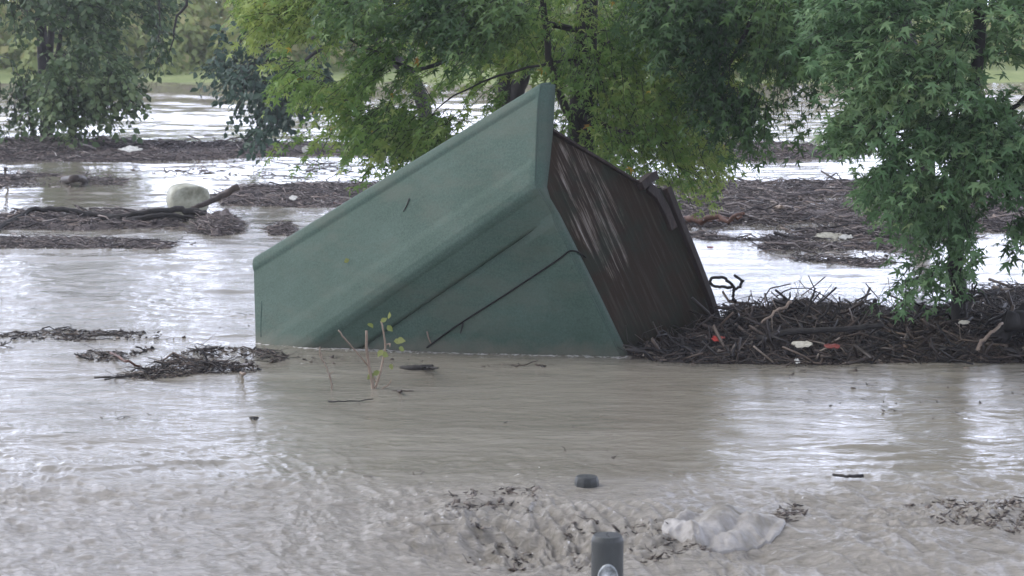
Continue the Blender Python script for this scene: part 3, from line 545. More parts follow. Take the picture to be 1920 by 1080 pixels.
for (x0, y0, x1, y1) in ((1500, 610, 1530, 540), (1560, 600, 1575, 556), (1470, 585, 1482, 548), (1535, 600, 1560, 562), (1600, 610, 1625, 577), (1690, 610, 1678, 575)):
    d = 18.0 + random.random() * .3
    branch('upright_stick', 'dark broken sticks poking up out of the debris heap crest', 'stick', [([A(x0, y0, d), A((x0 + x1) / 2 + 3, (y0 + y1) / 2, d), A(x1, y1, d)], .012, .007)], MB_dark, 'sticks poking up from the heap')
# drift sticks nearest the camera
branch('curved_branch', 'rust brown curved stick at the left of the tangled twig raft', 'stick', [([g(208, 662, .03), g(235, 676, .08), g(258, 686, .03), g(278, 690, 0)], .012, .008)], MB_red)
branch('broken_branch', 'pale stub standing up in the tangled twig raft', 'stick', [([g(452, 700, 0), g(456, 700, .05), g(460, 700, .10)], .010, .009)], MB_pale)
branch('broken_branch', 'stubby brown stick raised above the tangled twig raft', 'stick', [([g(440, 690, .02), g(458, 686, .10), g(472, 684, .17)], .008, .013)], MB_brown)
branch('forked_stick', 'thin forked dark twig upright on the tangled twig raft', 'twig', [([g(450, 685, .02), g(447, 685, .14), g(443, 685, .2)], .005, .004), ([g(447, 685, .13), g(456, 685, .18), g(460, 685, .2)], .004, .003)], MB_dark, jit=.002)
branch('broken_branch', 'pair of crossing dark twigs at the far left edge', 'twig', [([g(0, 648, .02), g(12, 644, .05), g(20, 640, .12)], .006, .004)], MB_dark, jit=.002)
branch('root_stump', 'small dark root with upright prongs floating in front of the hut', 'root', [([g(752, 690, .0), g(780, 690, .015), g(812, 690, .01)], .02, .03), ([g(800, 690, .02), g(803, 690, .1), g(801, 690, .19)], .009, .004), ([g(808, 690, .02), g(816, 690, .08), g(822, 690, .12)], .011, .005), ([g(796, 690, .02), g(790, 690, .05)], .012, .006)], MB_dark, jit=.002)
branch('floating_stick', 'short thin stick floating right of the forked root before the hut', 'stick', [([g(958, 684, .01), g(980, 685, .015), g(1008, 676, .03)], .006, .004)], MB_brown, jit=.002)
branch('floating_stick', 'flat dark twig floating beneath the leafy sapling', 'stick', [([g(615, 752, .006), g(650, 753, .01), g(700, 748, .012)], .006, .004)], MB_dark, jit=.002)
branch('floating_stick', 'flat dark piece of bark on the smooth water right of the far bollard', 'bark', [([g(1562, 890, .02), g(1590, 893, .025), g(1618, 892, .02)], .008, .012)], MB_dark, jit=.002)
branch('floating_stick', 'tiny dark stub floating on open water left of the sapling', 'stick', [([g(468, 783, .0), g(476, 783, .02), g(484, 784, .0)], .008, .008), ([g(476, 783, .0), g(477, 783, .035)], .006, .004)], MB_dark, jit=.001)
branch('floating_stick', 'dark twig lying on the water at the lower left of the twig raft', 'stick', [([g(196, 712, .005), g(225, 706, .02), g(262, 704, .01)], .007, .004)], MB_dark, jit=.002)

# ------------------------------------------------------------------ tilted hut
hut = empty('tilted_hut', tuple(at(900, 660))); tag(hut, 'green hut tipped over on its corner in the floodwater, its dark plywood side showing', 'hut')
P_, Q_, S_, V_ = atd(1008, 358, 17.3), atd(1018, 160, 17.67), at(1165, 668), at(1352, 630)
Nc = norm(np.cross(S_ - P_, V_ - P_)); Nc = -Nc if Nc[1] > 0 else Nc
def onC(px, py, off=0.0):
    d = ray(px, py); o = np.array([0, 0, CAMH]); t = np.dot(P_ + Nc * off - o, Nc) / np.dot(d, Nc); return o + d * t
Q_ = onC(1016, 160)
Wp = atd(480, 485, 18.82); D_ = Wp - Q_
Sx = onC(1260, 860)                                # below the water
# cross-section in the plane of the plywood side, as photo points on that plane
sec_px = [(1034, 158), (1016, 160), (1013, 176), (1010, 215), (1008, 270), (1006, 318), (1005, 340), (1007, 352), (1011, 358), (1019, 370), (1036, 398), (1042, 420), (1062, 458), (1085, 505), (1115, 565), (1165, 668), (1210, 760), (1260, 860)]
offs = [0, 0, .0, 0, 0, 0, 0, .0, 0, 0, 0, 0, 0, 0, 0, 0, 0, 0]
sec = np.array([onC(*p) for p in sec_px])
# resample along the section finely
seg = np.linalg.norm(np.diff(sec, axis=0), axis=1); s_ = np.concatenate([[0], np.cumsum(seg)]); ns_ = 340
ss = np.linspace(0, s_[-1], ns_); prof = np.stack([np.interp(ss, s_, sec[:, k]) for k in range(3)], 1)
for _ in range(0): prof[1:-1] = (prof[:-2] + 2 * prof[1:-1] + prof[2:]) / 4
nA = norm(np.cross(D_, sec[6] - sec[1])); nA = -nA if nA[1] > 0 else nA
nB = norm(np.cross(D_, sec[14] - sec[9])); nB = -nB if nB[1] > 0 else nB
isB = smooth(s_[8] - .012, s_[8] + .012, ss)[:, None]; nrm = norm(nA * (1 - isB) + nB * isB)
def groove(c, w): return np.exp(-.5 * ((ss - c) / w) ** 2)
# moulded steps: a raised band along the ridge and a shallow fold line in the lower wall
relief = .012 * smooth(s_[4] + .10, s_[4] + .2, ss) * (1 - smooth(s_[8] - .01, s_[8] + .02, ss)) + .020 * (1 - smooth(s_[1] + .07, s_[1] + .12, ss)) * smooth(s_[1], s_[1] + .03, ss)
relief -= .065 * smooth(s_[10], s_[10] + .035, ss) * np.exp(-np.clip(ss - s_[10] - .035, 0, 9) / .30)
nl = 200; tt = np.linspace(0, 1.0, nl)
ne = norm(np.cross(at(480, 641) - Wp, nA)); DR = at(582, 653) - P_; DR = DR * np.linalg.norm(D_) / np.linalg.norm(DR)      # the ridge runs down a little steeper than the top edge
bw = np.clip((ss - s_[1]) / (s_[8] - s_[1]), 0, 1)[:, None]; DV = D_ * (1 - bw) + DR * bw
te = np.clip(((Wp - prof) @ ne) / (DV @ ne), .5, 2.2)
GV = prof[None] + DV[None] * (tt[:, None] * te[None])[:, :, None]
# gentle sag and folds of the skin
Sg, Tg = np.meshgrid(ss, tt * np.linalg.norm(D_))
dis = relief[None] * np.ones((nl, 1)) * smooth(0, .06, Tg) * np.where(Sg > s_[9], smooth(.05, .5, Tg), 1)
wallB = smooth(s_[10], s_[12], Sg)
dis += wallB * smooth(0, .25, Tg) * (.028 * fbm(Sg * 1.3 + Tg * .5, Tg * 1.0, 301, 2) - .02 * np.exp(-.5 * ((Tg - .30) / .14) ** 2) + .012 * (1 - np.abs(fbm(Sg * 2.2 - Tg * 1.2, Tg * 1.6 + Sg, 305, 2)) * 2.2))
dis += (1 - wallB) * .008 * fbm(Sg * 2, Tg * .6, 307, 2) * smooth(0, .2, Tg)
wallA = smooth(s_[1] + .1, s_[1] + .2, Sg) * (1 - smooth(s_[4], s_[5], Sg))
dis += wallA * .012 * np.exp(-.5 * ((Tg - 3.25) / .05) ** 2) * -1.0
GV = GV + nrm[None] * dis[..., None]
# trim so the far end is cut upright like the photo
endcut = .0
k = (np.arange(nl - 1)[:, None] * ns_ + np.arange(ns_ - 1)[None]).ravel()
Fg = [np.stack([k, k + 1, k + ns_ + 1, k + ns_], 1)]
Gf = GV.reshape(-1, 3)
# back skin and ends close the shell: the hidden roof falls from the top edge to the far side
back = [onC(1034, 158) - Nc * .0, onC(1036, 244), onC(1246, 338), onC(1352, 630), onC(1440, 860)]
def greenmat():
    m = M('green_skin', .7, .3)
    n1 = m.noise(2.2, 5, .6); n2 = m.noise(60, 4, .85); n3 = m.noise(34, 4, .7)
    c = m.ramp(n1, [(.3, (.045, .078, .057)), (.7, (.062, .099, .076))])
    c = m.mix(.5, c, m.ramp(n2, [(.34, (.45, .5, .45)), (.5, (1, 1, 1)), (.66, (1.6, 1.5, 1.6))]), 'MULTIPLY')
    c = m.mix(m.math('MULTIPLY', m.math('GREATER_THAN', n3, .665), .6), c, (.035, .055, .035))
    gz_ = m.n('ShaderNodeSeparateXYZ'); tg_ = m.n('ShaderNodeTexCoord'); m.l(tg_.outputs['Object'], gz_.inputs[0])
    silt_ = m.ramp(m.math('ADD', gz_.outputs['Z'], m.math('MULTIPLY', m.math('SUBTRACT', m.noise(3, 6, .75), .5), .35)), [(.0, (.75, .75, .75)), (.13, (0, 0, 0))])
    c = m.mix(silt_, c, (.13, .125, .095))
    grime = m.ramp(m.noise(1.1, 7, .72, (1, 1, 3)), [(.48, (0, 0, 0)), (.62, (.5, .5, .5))]); c = m.mix(grime, c, (.085, .10, .075))
    m.col(c); b = m.bump(n2, .35, .003); m.bump(n3, .25, .006, b); return m.m
MG = greenmat()
o = link('green_skin', npmesh('green_skin', Gf, Fg), MG, hut, True)
bpy.context.view_layer.objects.active = o
md = o.modifiers.new('thick', 'SOLIDIFY'); md.thickness = .02; md.offset = -1
# green border turning round onto the plywood side: dark lip
lip_out = prof[: int(ns_ * .99)]; Cc = onC(1190, 480)
w_px = [(1040, 160), (1036, 240), (1030, 300), (1024, 352), (1030, 372), (1048, 402), (1078, 462), (1130, 568), (1178, 668), (1275, 860)]
inn = np.array([onC(*p) for p in w_px]); si = np.concatenate([[0], np.cumsum(np.linalg.norm(np.diff(inn, axis=0), axis=1))])
so = s_ / s_[-1]; inner = np.stack([np.interp(ss / ss[-1] * si[-1], si, inn[:, k]) for k in range(3)], 1)
ring0 = GV[0]; ring1 = ring0 + Nc * .012 ; ring2 = inner + Nc * .010; ring3 = inner - Nc * .02
Rg = np.stack([ring0, ring1 * .7 + ring2 * .3 + Nc * .004, ring2, ring3]); kk = (np.arange(3)[:, None] * ns_ + np.arange(ns_ - 1)[None]).ravel()
link('edge_lip', npmesh('edge_lip', Rg.reshape(-1, 3), np.stack([kk, kk + 1, kk + ns_ + 1, kk + ns_], 1)), MG, hut, True)
# plywood side, a solid board with the outline seen in the photo
def slab(name, pts, off, thick, mat, parent, n=Nc):
    A0 = np.array(pts) + n * off; A1 = A0 - n * thick; q = len(pts); V = np.vstack([A0, A1])
    me = bpy.data.meshes.new(name); me.from_pydata([tuple(v) for v in V], [], [list(range(q)), list(range(2 * q - 1, q - 1, -1))] + [[i, q + i, q + (i + 1) % q, (i + 1) % q] for i in range(q)])
    me.update(); return link(name, me, mat, parent)
pm = M('wet_plywood', .9, .12)
tcg = pm.n('ShaderNodeTexCoord'); mp = pm.n('ShaderNodeMapping')
ev = norm(onC(1165, 668) - onC(1030, 372)); eu = np.cross(ev, Nc)
dotv = lambda v: (lambda x: (pm.l(tcg.outputs['Object'], x.inputs[0]), setattr(x.inputs[1], 'default_value', tuple(v)), x.outputs['Value'])[2])(pm.n('ShaderNodeVectorMath', operation='DOT_PRODUCT'))
cu, cv = dotv(eu), dotv(ev); cmb = pm.n('ShaderNodeCombineXYZ'); pm.l(pm.math('MULTIPLY', cu, 16), cmb.inputs[0]); pm.l(pm.math('MULTIPLY', cv, .9), cmb.inputs[1])
stn = pm.n('ShaderNodeTexNoise'); stn.inputs['Scale'].default_value = 1.6; stn.inputs['Detail'].default_value = 8; stn.inputs['Roughness'].default_value = .72; stn.inputs['Distortion'].default_value = .25; pm.l(cmb.outputs[0], stn.inputs['Vector'])
big = pm.noise(2.1, 4, .6); bs = pm.ramp(stn.outputs['Fac'], [(.3, (.012, .009, .007)), (.50, (.036, .026, .018)), (.56, (.12, .10, .082)), (.68, (.27, .25, .22))])
def uvC(px, py): p = onC(px, py); return float(np.dot(p, eu)), float(np.dot(p, ev))
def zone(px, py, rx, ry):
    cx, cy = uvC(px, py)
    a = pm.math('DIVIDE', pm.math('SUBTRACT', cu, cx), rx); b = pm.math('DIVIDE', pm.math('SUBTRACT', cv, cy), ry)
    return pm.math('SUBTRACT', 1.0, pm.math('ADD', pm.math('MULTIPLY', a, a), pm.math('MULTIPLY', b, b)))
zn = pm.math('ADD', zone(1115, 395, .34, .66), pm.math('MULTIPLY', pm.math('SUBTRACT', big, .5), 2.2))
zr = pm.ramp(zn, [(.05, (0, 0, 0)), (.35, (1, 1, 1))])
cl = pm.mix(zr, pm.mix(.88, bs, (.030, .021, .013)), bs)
cl = pm.mix(pm.math('MULTIPLY', pm.ramp(pm.noise(3.3, 5, .65), [(.46, (0, 0, 0)), (.62, (1, 1, 1))]), .6), cl, (.020, .030, .020))
pm.col(cl); pm.bump(stn.outputs['Fac'], .5, .01)
edge = [onC(1030, 246), onC(1100, 287), onC(1170, 328), onC(1204, 347), onC(1242, 352), onC(1262, 392), onC(1300, 480), onC(1330, 560), onC(1354, 632), onC(1430, 840), onC(1270, 860), onC(1178, 668), onC(1130, 568), onC(1078, 462), onC(1048, 402), onC(1026, 366), onC(1026, 300)]
slab('plywood_panel', edge, -.012, .04, pm.m, hut)
# frame timbers on the far right side and along the top of the board
rr = M('rotten_timber', .7, .3); nn = rr.noise(12, 6, .7, (1, 1, .3)); rr.col(rr.ramp(nn, [(.3, (.014, .009, .007)), (.6, (.032, .021, .016)), (.8, (.10, .06, .048))])); rr.bump(nn, .8, .015)
def timber(name, pts, wd, off, thick, mat=rr.m):
    """strip lying on the board plane following pts, wd wide"""
    Pp = np.array([onC(*p) for p in pts]); T = norm(np.gradient(Pp, axis=0)); Sd = norm(np.cross(T, Nc)); n = len(Pp)
    ring = np.stack([Pp + Sd * wd / 2 + Nc * off, Pp - Sd * wd / 2 + Nc * off, Pp - Sd * wd / 2 + Nc * (off - thick), Pp + Sd * wd / 2 + Nc * (off - thick)], 1)
    F = [];
    for i in range(n - 1):
        for q in range(4): F.append((i * 4 + q, i * 4 + (q + 1) % 4, i * 4 + 4 + (q + 1) % 4, i * 4 + 4 + q))
    me = bpy.data.meshes.new(name); me.from_pydata([tuple(v) for v in ring.reshape(-1, 3)], [], F + [(3, 2, 1, 0), (n * 4 - 4, n * 4 - 3, n * 4 - 2, n * 4 - 1)]); me.update()
    o = link(name, me, mat, hut); b = o.modifiers.new('b', 'BEVEL'); b.width = .006; b.segments = 2; return o
timber('frame_timber', [(1250, 352), (1268, 400), (1300, 478), (1330, 556), (1352, 628), (1420, 800)], .075, .03, .09)
timber('frame_timber', [(1214, 350), (1232, 366), (1250, 400), (1262, 430)], .10, .022, .06)
timber('broken_bracket', [(1198, 351), (1208, 342), (1218, 333), (1226, 330)], .075, .05, .10)
timber('top_batten', [(1036, 244), (1100, 284), (1170, 326), (1200, 345)], .028, .015, .06)
# hidden roof and back, so that the hut is a closed body
cap = [onC(1034, 160) - Nc * .03, onC(1038, 246) - Nc * .03, onC(1200, 345) - Nc * .03, onC(1352, 628) - Nc * .03, onC(1430, 840) - Nc * .03, Sx - Nc * .03]
cap = np.array(cap); far_ = cap + D_ * np.clip(np.dot(Wp - cap, ne) / np.dot(D_, ne), .5, 1.6)[:, None] * .995
Vv = np.vstack([cap, far_]); qn = len(cap)
me = bpy.data.meshes.new('back_skin'); me.from_pydata([tuple(v) for v in Vv], [], [[i, i + 1, qn + i + 1, qn + i] for i in range(qn - 1)] + [list(range(2 * qn - 1, qn - 1, -1))]); me.update()
link('back_skin', me, MG, hut)
# rope: dark line slung over the lower wall and onto the board
def on_skin(px, py, lift=.012):
    """point of the green skin seen at a photo pixel (nearest grid vertex to the ray)"""
    d = norm(ray(px, py)); o = np.array([0, 0, CAMH]); v = Gf - o; t = v @ d; e = np.linalg.norm(v - t[:, None] * d, axis=1)
    e = e + (t - 17) * 1e-3; i = np.argsort(e)[:4]; c = Gf[i].mean(0); tt_ = np.dot(c - o, d); return o + d * (tt_ - lift)
rpx = curve_pts([(800, 652, 0), (835, 626, 0), (870, 602, 0), (950, 551, 0), (1030, 498, 0), (1052, 483, 0), (1064, 473, 0)], 60)
rp = [on_skin(q[0], q[1], .035) for q in rpx] + [onC(1072, 470, .03), onC(1085, 473, .02), onC(1098, 482, .0)]
V1, F1 = tubes([curve_pts(rp, 200)], [np.full(200, .0075)], 6); rm = M('rope_dark', .8, .2); rm.col((.015, .014, .013))
link('rope', npmesh('rope', V1, F1), rm.m, hut, True)
sm_ = [on_skin(x, y, .022) for x, y in ((492, 552), (491, 580), (490, 605), (490, 632))]
V1, F1 = tubes([curve_pts(sm_, 16)], [np.full(16, .007)], 5); gm = M('green_seam', .8, .2); gm.col((.03, .055, .045)); link('seam', npmesh('seam', V1, F1), gm.m, hut, True)
# bits that the wind stuck to the hut
def onskin_twig(pts, r, mat, label, name='twig', cat='twig'):
    P1 = [on_skin(x, y, .035) for x, y in pts]; V1, F1 = tubes([curve_pts(P1, 8)], [np.linspace(r, r * .6, 8)], 5); tag(link(name, npmesh(name, V1, F1), mat, None, True), label, cat)
onskin_twig([(767, 372), (763, 384), (756, 397)], .006, MB_dark, 'small dark twig stuck high on the light green face of the hut')
onskin_twig([(868, 606), (866, 614), (863, 625)], .008, MB_dark, 'short dark twig stuck beneath the rope on the lower green wall')
onskin_twig([(801, 622), (803, 632), (808, 644)], .008, MB_pale, 'pale bent straw at the waterline under the rope')
lp = on_skin(651, 493, .035); LV, LF = TPL['ovate']
me = npmesh('fallen_leaf', lp + LV @ np.array([[.07, 0, .03], [-.01, -.02, .05], [0, -.04, 0]]), LF, {'tint': np.ones(len(LV))}); tag(link('fallen_leaf', me, ML_shoot), 'yellow leaf stuck in the middle of the light green face', 'leaf')

# ------------------------------------------------------------------ pale drum, plastics, bollards, sapling
def lathe(profile, sides=40, ctr=(0, 0, 0), squash=(1, 1)):
    a = np.arange(sides) * 2 * math.pi / sides; pr = np.array(profile)
    V = np.stack([pr[:, 0][:, None] * np.cos(a) * squash[0], pr[:, 0][:, None] * np.sin(a) * squash[1], np.repeat(pr[:, 1][:, None], sides, 1)], -1).reshape(-1, 3) + np.array(ctr)
    F = [(i * sides + s, i * sides + (s + 1) % sides, (i + 1) * sides + (s + 1) % sides, (i + 1) * sides + s) for i in range(len(pr) - 1) for s in range(sides)]
    return V, np.array(F)
# drum: a fat pale cylinder lying on its side, end towards the camera
dc = atd(357, 372, 30.2); dr = .28
V, F = lathe([(0, -.02), (dr * .55, -.012), (dr * .80, 0), (dr * .93, .02), (dr, .07), (dr * 1.0, .25), (dr * 1.02, .27), (dr, .29), (dr, .5), (dr * .9, .56), (0, .57)], 44)
V = np.stack([V[:, 0], V[:, 2], V[:, 1] * .98], 1); ca, sa = math.cos(R(18)), math.sin(R(18)); V = np.stack([V[:, 0] * ca - V[:, 1] * sa, V[:, 0] * sa + V[:, 1] * ca, V[:, 2]], 1) + np.array([dc[0], dc[1], dc[2] - .04])
m = M('pale_plastic', .5, .4); V = V + .035 * np.stack([noise(V[:, 0] * 4, V[:, 2] * 4 + i_ * 9, 600 + i_) for i_ in range(3)], 1) * [1, 1, 1]; V[:, 2] = np.where(V[:, 2] > dc[2] + .10, dc[2] + .10 + (V[:, 2] - dc[2] - .10) * .72, V[:, 2])
nn = m.noise(5, 6, .7); m.col(m.ramp(nn, [(.3, (.16, .16, .11)), (.55, (.42, .42, .33)), (.8, (.60, .60, .50))])); m.bump(m.noise(3, 3), .4, .04)
tag(link('plastic_drum', npmesh('plastic_drum', V, F[:, ::-1]), m.m, None, True), 'dirty cream plastic drum half sunk behind the stranded limb on the left', 'drum')
# crumpled plastic scraps
def scrap(name, label, px, py, wdt, hgt, mat, seed, cat='plastic', z=.08, d=None, group=None):
    c = at(px, py, z) if d is None else atd(px, py, d); n = 16
    gx, gy = np.meshgrid(np.linspace(-1, 1, n), np.linspace(-1, 1, n)); rad = np.hypot(gx, gy); an = np.arctan2(gy, gx)
    k_ = .85 + .3 * noise(np.cos(an) * 2 + seed, np.sin(an) * 2, seed)
    u_, v_ = gx * np.sqrt(1 - gy**2 / 2) * k_, gy * np.sqrt(1 - gx**2 / 2) * k_
    P = np.stack([u_ * wdt / 2, v_ * hgt * .6 + .1 * hgt * noise(gx * 3, gy * 3, seed), v_ * hgt * .45 + .25 * hgt * fbm(gx * 2.5, gy * 2.5, seed, 3)], -1).reshape(-1, 3) + c
    k = (np.arange(n - 1)[:, None] * n + np.arange(n - 1)[None]).ravel(); o = link(name, npmesh(name, P, np.stack([k, k + 1, k + n + 1, k + n], 1)), mat, None, True)
    s2 = o.modifiers.new('t', 'SOLIDIFY'); s2.thickness = .006; return tag(o, label, cat, group)
def plast(name, c, rough=.45): m = M(name, rough, .5); nn = m.noise(12, 5, .7); m.col(m.mix(m.ramp(nn, [(.4, (0, 0, 0)), (.7, (.6, .6, .6))]), c, (.12, .09, .07))); return m.m
RED = plast('red_plastic', (.55, .05, .035)); DRED = plast('faded_red_plastic', (.26, .05, .04)); WHT = plast('white_plastic', (.75, .74, .68), .5); FOAMB = plast('cream_foam', (.60, .57, .46), .8)
scrap('plastic_scrap', "bright red plastic scrap at the foot of the hut's dark side", 1345, 634, .12, .04, RED, 3, d=17.55)
scrap('plastic_scrap', 'faded red plastic scrap lying low in the debris heap beside the cream board', 1560, 649, .13, .04, DRED, 5, d=17.25)
scrap('foam_board', 'cream foam board lying in the front of the debris heap', 1503, 645, .19, .05, FOAMB, 7, 'foam', d=17.2)
scrap('plastic_scrap', 'small white scrap at the waterline below the cream board', 1495, 676, .045, .035, WHT, 9, d=17.05)
scrap('plastic_scrap', 'off-white scrap near the top of the debris heap under the silver maple', 1808, 604, .10, .03, FOAMB, 10, d=17.6)
scrap('foam_board', 'long cream board floating flat in front of the wide driftwood mass', 1556, 441, .42, .08, FOAMB, 12, 'foam', z=.05)
scrap('foam_board', 'smaller cream board right beside the long one', 1588, 444, .20, .06, WHT, 13, 'foam', z=.05)
scrap('plastic_scrap', 'pale scrap floating on the driftwood band behind the hut roof', 550, 371, .14, .07, WHT, 14, z=.1)
scrap('plastic_sheet', 'long pale plastic strip on the far left driftwood band', 243, 279, .5, .12, WHT, 15, z=.3)
scrap('plastic_sheet', 'pale lump on the far driftwood band below the grey-green tree', 573, 279, .22, .12, WHT, 16, z=.3)
scrap('plastic_scrap', 'tiny red scrap on the water in front of the reddish log', 1332, 463, .09, .02, DRED, 17, z=.02)
# submerged white sheet ballooned by the current
n = 90; gx, gy = np.meshgrid(np.linspace(-1, 1, n), np.linspace(-1, 1, n)); gu, gv = gx * np.sqrt(1 - gy**2 / 2), gy * np.sqrt(1 - gx**2 / 2); an = np.arctan2(gv, gu); rad = np.hypot(gu, gv)
wig = 1 + .16 * noise(np.cos(an) * 1.6 + 5, np.sin(an) * 1.6, 401)
c0 = at(1362, 1000); ang = R(-38); ux = gu * wig * .265; vy = gv * wig * .42
X0 = c0[0] + ux * math.cos(ang) - vy * math.sin(ang); Y0 = c0[1] + ux * math.sin(ang) + vy * math.cos(ang)
dome = np.sqrt(np.clip(1 - rad ** 2.2, 0, 1)); fv = gu * 3.1 + gv * .9 + .55 * noise(gu * 1.3 + 3, gv * 1.6, 405); ridge = np.abs(np.sin(fv * 1.5)) ** 1.2 * .38; ridge = .38 - ridge
Z0 = water_h(X0, Y0) + dome * (.022 + .02 * gauss(X0, Y0, c0[0] - .0, c0[1] + .1, .18, .25)) + dome * .04 * (1 - 2.6 * ridge) + .007 * dome * fbm(X0 * 13, Y0 * 9, 409, 2) - .035 * (rad > .97)
k = (np.arange(n - 1)[:, None] * n + np.arange(n - 1)[None]).ravel()
m = M('wet_white_sheet', .42, .35); nn = m.noise(5, 5, .65); m.col(m.ramp(nn, [(.35, (.19, .172, .14)), (.6, (.36, .34, .315))])); m.b.inputs['Subsurface Weight'].default_value = .0; m.bump(m.noise(22, 6, .7, (1, .5, 1)), .6, .012)
tag(link('plastic_sheet', npmesh('plastic_sheet', np.stack([X0, Y0, Z0], -1).reshape(-1, 3), np.stack([k, k + 1, k + n + 1, k + n], 1)), m.m, None, True), 'white plastic sheet ballooning out of the rapids right of the near bollard', 'plastic sheet')
# bollards
def bollard(label, px, top_py, d, r, reflector, sides=40, ch=.02):
    top = atd(px, top_py, d); root = empty('bollard', (top[0], d, -.6)); tag(root, label, 'bollard', 'bollards on the drowned bank')
    V, F = lathe([(r, -.7), (r, top[2] - ch * 1.3), (r * .99, top[2] - ch), (r * .9, top[2] - .004), (r * .86, top[2]), (r * .4, top[2] + .002), (0, top[2] + .001)], sides, (top[0], d, 0))
    m = M('post_plastic', .5, .45); nn = m.noise(8, 6, .7, (1, 1, .3)); m.col(m.ramp(nn, [(.3, (.022, .024, .022)), (.7, (.050, .054, .050))])); m.bump(m.noise(40, 4), .4, .004)
    o = link('post', npmesh('post', V, F), m.m, root); o.data.polygons.foreach_set('use_smooth', np.ones(len(F), bool))
    es = o.modifiers.new('e', 'EDGE_SPLIT'); es.split_angle = R(30)
    if reflector:
        zc = atd(px, 1083, d)[2]; a = np.linspace(0, 2 * math.pi, 37)[:-1]; Vr = []
        for (s, out) in ((1.0, .001), (1.0, .008), (.86, .013), (.84, .006), (.6, .009), (.3, .011), (.02, .012)):
            xx = .050 * s * np.cos(a); zz = .085 * s * np.sin(a); Vr.append(np.stack([top[0] + xx, d - np.sqrt(r * r - xx * xx) - out, zc + zz], 1))
        Vr = np.concatenate(Vr); Fr = np.array([(i * 36 + s, i * 36 + (s + 1) % 36, (i + 1) * 36 + (s + 1) % 36, (i + 1) * 36 + s) for i in range(6) for s in range(36)])
        m2 = M('reflector_glass', .18, .6); n2 = m2.noise(30, 4); m2.col(m2.ramp(n2, [(.35, (.16, .18, .18)), (.6, (.42, .44, .44)), (.7, (.6, .62, .62))])); link('reflector', npmesh('reflector', Vr, Fr), m2.m, root, True)
    # a fine crack over the top
    cr = curve_pts([(top[0] + .004, d - r * .97, top[2] - .012), (top[0] + .006, d - r * .6, top[2] + .0015), (top[0] - .004, d - .01, top[2] + .003), (top[0] + .004, d + r * .5, top[2] + .002)], 12)
    V, F = tubes([cr], [np.full(12, .0016)], 4); link('crack', npmesh('crack', V, F), MB_dark, root)
bollard('near dark round bollard with an oval pale reflector, at the bottom of the photo', 1139, 1003, 9.7, .075, True)
bollard('far dark bollard whose top alone shows above the rushing water', 1100, 893, 12.5, .073, False, 10, .024)
# leafy sapling
sap = empty('sapling', g(698, 733)); tag(sap, 'leafy sapling with broken tops sticking out of the water before the hut', 'sapling')
yS = FPX * CAMH / (733 - HOR)
def a_(px, py, dy=0): return A(px, py, yS + dy)
V, F = tubes([curve_pts(p, 16, .0015) for p in ([a_(699, 745), a_(698, 720), a_(693, 690), a_(688, 655), a_(687, 620)], [a_(699, 740), a_(712, 700, .05), a_(722, 655, .08), a_(719, 620, .05), a_(714, 602, .05)], [a_(694, 690), a_(675, 668, -.05), a_(655, 645, -.08), a_(634, 619, -.1)], [a_(705, 715), a_(698, 705)], [a_(722, 648, .08), a_(731, 644, .05), a_(731, 650, .0)], [a_(700, 735), a_(725, 724), a_(734, 712)])],
             [np.linspace(.014, .010, 16), np.linspace(.010, .006, 16), np.linspace(.007, .006, 16), np.linspace(.008, .006, 16), np.linspace(.007, .004, 16), np.linspace(.006, .004, 16)], 7)
link('stems', npmesh('stems', V, F), bark('sapling_bark', (.15, .11, .08), (.30, .23, .17), .6), sap, True)
lp = np.array([a_(690, 606), a_(714, 604), a_(726, 610), a_(728, 598), a_(738, 640), a_(745, 636), a_(718, 656), a_(715, 662), a_(732, 682), a_(712, 696), a_(700, 700), a_(747, 652)])
ld = rng.normal(0, .5, lp.shape) + np.array([.3, 0, -.5]); link('leaves', leaf_mesh('leaves', lp, ld, np.array([0, -1.0, .5]) + rng.normal(0, .4, lp.shape), .055 + .03 * rng.random(len(lp)), rng.random(len(lp)), 'ovate'), ML_shoot, sap)
dry = empty('dry_weed', g(622, 735)); tag(dry, 'thin dry weed stem standing in the water left of the leafy sapling', 'weed'); yD = FPX * CAMH / (735 - HOR)
V, F = tubes([curve_pts([A(623, 738, yD), A(621, 715, yD), A(612, 690, yD), A(604, 672, yD), A(600, 650, yD)], 24, .004), curve_pts([A(621, 715, yD), A(617, 704, yD), A(626, 696, yD)], 8), curve_pts([A(606, 678, yD), A(600, 668, yD), A(599, 652, yD)], 8)], [np.linspace(.007, .004, 24), np.full(8, .004), np.full(8, .005)], 5)
link('stem', npmesh('stem', V, F), bark('weed_bark', (.18, .14, .10), (.30, .24, .19)), dry, True)
branch('floating_stick', 'stubby pale stick end floating just right of the sapling foot', 'stick', [([g(748, 734, 0), g(753, 733, .04)], .014, .010), ([g(735, 733, .0), g(775, 733, .005)], .005, .005)], MB_brown, jit=.001)

MS_clod = stick_mat('clods', [(0, (.03, .022, .016)), (.5, (.10, .075, .055)), (1, (.26, .22, .18))])
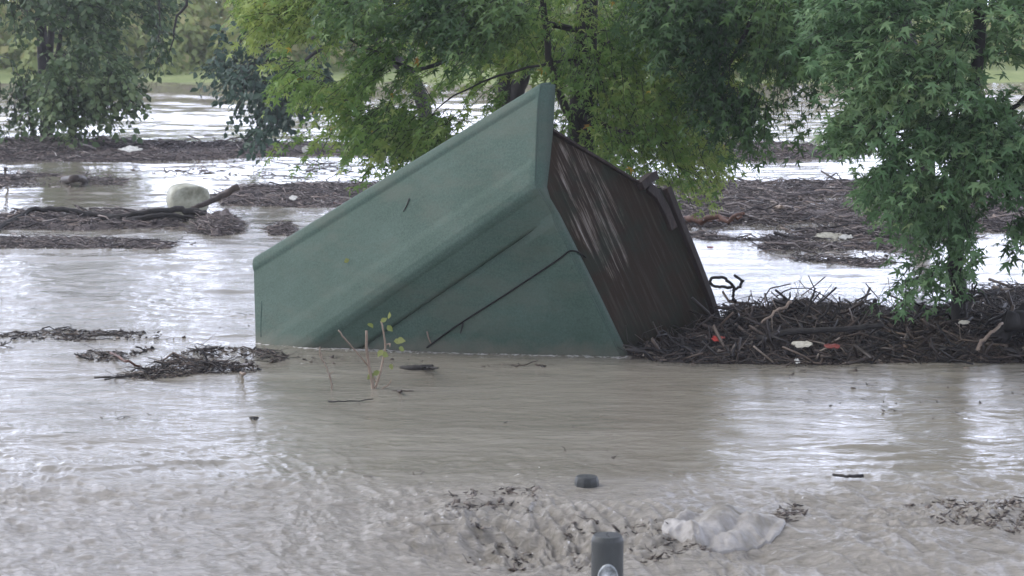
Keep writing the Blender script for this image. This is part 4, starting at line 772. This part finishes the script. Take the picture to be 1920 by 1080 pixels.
# dark clods and leaf clumps churned up in the foreground rapids
def clods(name, label, poly, nn_, s, seed, gap):
    root = empty(name, tuple(at(*np.mean(poly, 0)))); tag(root, label, 'debris', None, 'stuff')
    q = sample_poly(poly, nn_, lambda q: fbm(ats(q)[:, 0] * 4, ats(q)[:, 1] * 3, seed, 3) + rng.normal(0, .08, len(q)) > gap); P = ats(q); P[:, 2] = water_h(P[:, 0], P[:, 1]) + .004 * rng.random(len(P))
    V, F, T = chip_cloud(P, s * (.3 + .9 * rng.random(len(P)) ** 2), rng.random(len(P)) ** .8); link('bark_chips', npmesh('bark_chips', V, F, {'tint': T}), MS_clod, root)
    P2 = P[rng.random(len(P)) > .7]; n_ = len(P2); V, F, T = stick_cloud(P2 + [0, 0, .004], .04 + .12 * rng.random(n_) ** 2, .0015 + .003 * rng.random(n_), rng.random(n_) * 6.28, rng.normal(0, .25, n_), rng.random(n_)); link('twigs', npmesh('twigs', V, F, {'tint': T}), MS_dark, root)
clods('leaf_litter', 'dark leaves and bark churned up in the rapids left of the bollards', [(840, 930), (1010, 925), (1000, 1000), (980, 1060), (900, 1060), (830, 985)], 150, .028, 501, .05)
clods('leaf_litter', 'dark leaves caught in the rapids between the near bollard and the white sheet', [(1060, 985), (1120, 980), (1340, 1010), (1330, 1040), (1190, 1065), (1060, 1060)], 120, .026, 505, .0)
clods('leaf_litter', 'leaf clump on the wave right of the white sheet', [(1450, 960), (1500, 935), (1520, 950), (1490, 985), (1455, 985)], 90, .026, 507, -.3)
clods('floating_bits', 'tiny flecks of froth and bark drifting over the smooth brown water', [(500, 700), (1300, 700), (1500, 900), (600, 900), (300, 800)], 70, .008, 513, -.3)
clods('floating_bits', 'small dark bits floating on the water at the left', [(0, 560), (470, 560), (470, 610), (300, 800), (0, 800)], 60, .012, 514, -.1)
clods('leaf_litter', 'mat of leaves and bark floating at the lower right edge', [(1690, 945), (1800, 940), (1930, 950), (1930, 1005), (1830, 1002), (1740, 985)], 240, .03, 509, .0)

# thin damp air: one closed box round the camera and everything on the ground
hz = bpy.data.meshes.new('haze'); hx0, hx1, hy0, hy1, hz0, hz1 = -330, 330, -12, 232, -8, 22
hz.from_pydata([(x, y, z) for z in (hz0, hz1) for y in (hy0, hy1) for x in (hx0, hx1)], [], [(0, 2, 3, 1), (4, 5, 7, 6), (0, 1, 5, 4), (2, 6, 7, 3), (0, 4, 6, 2), (1, 3, 7, 5)]); hz.update()
hm = bpy.data.materials.new('damp_air'); hm.use_nodes = True; hm.node_tree.nodes.clear()
ho = hm.node_tree.nodes.new('ShaderNodeOutputMaterial'); hv = hm.node_tree.nodes.new('ShaderNodeVolumePrincipled')
hv.inputs['Color'].default_value = (.93, .95, 1, 1); hv.inputs['Density'].default_value = .0007; hv.inputs['Anisotropy'].default_value = .2
hm.node_tree.links.new(hv.outputs[0], ho.inputs['Volume'])
tag(link('haze', hz, hm), None, None, None, 'stuff')
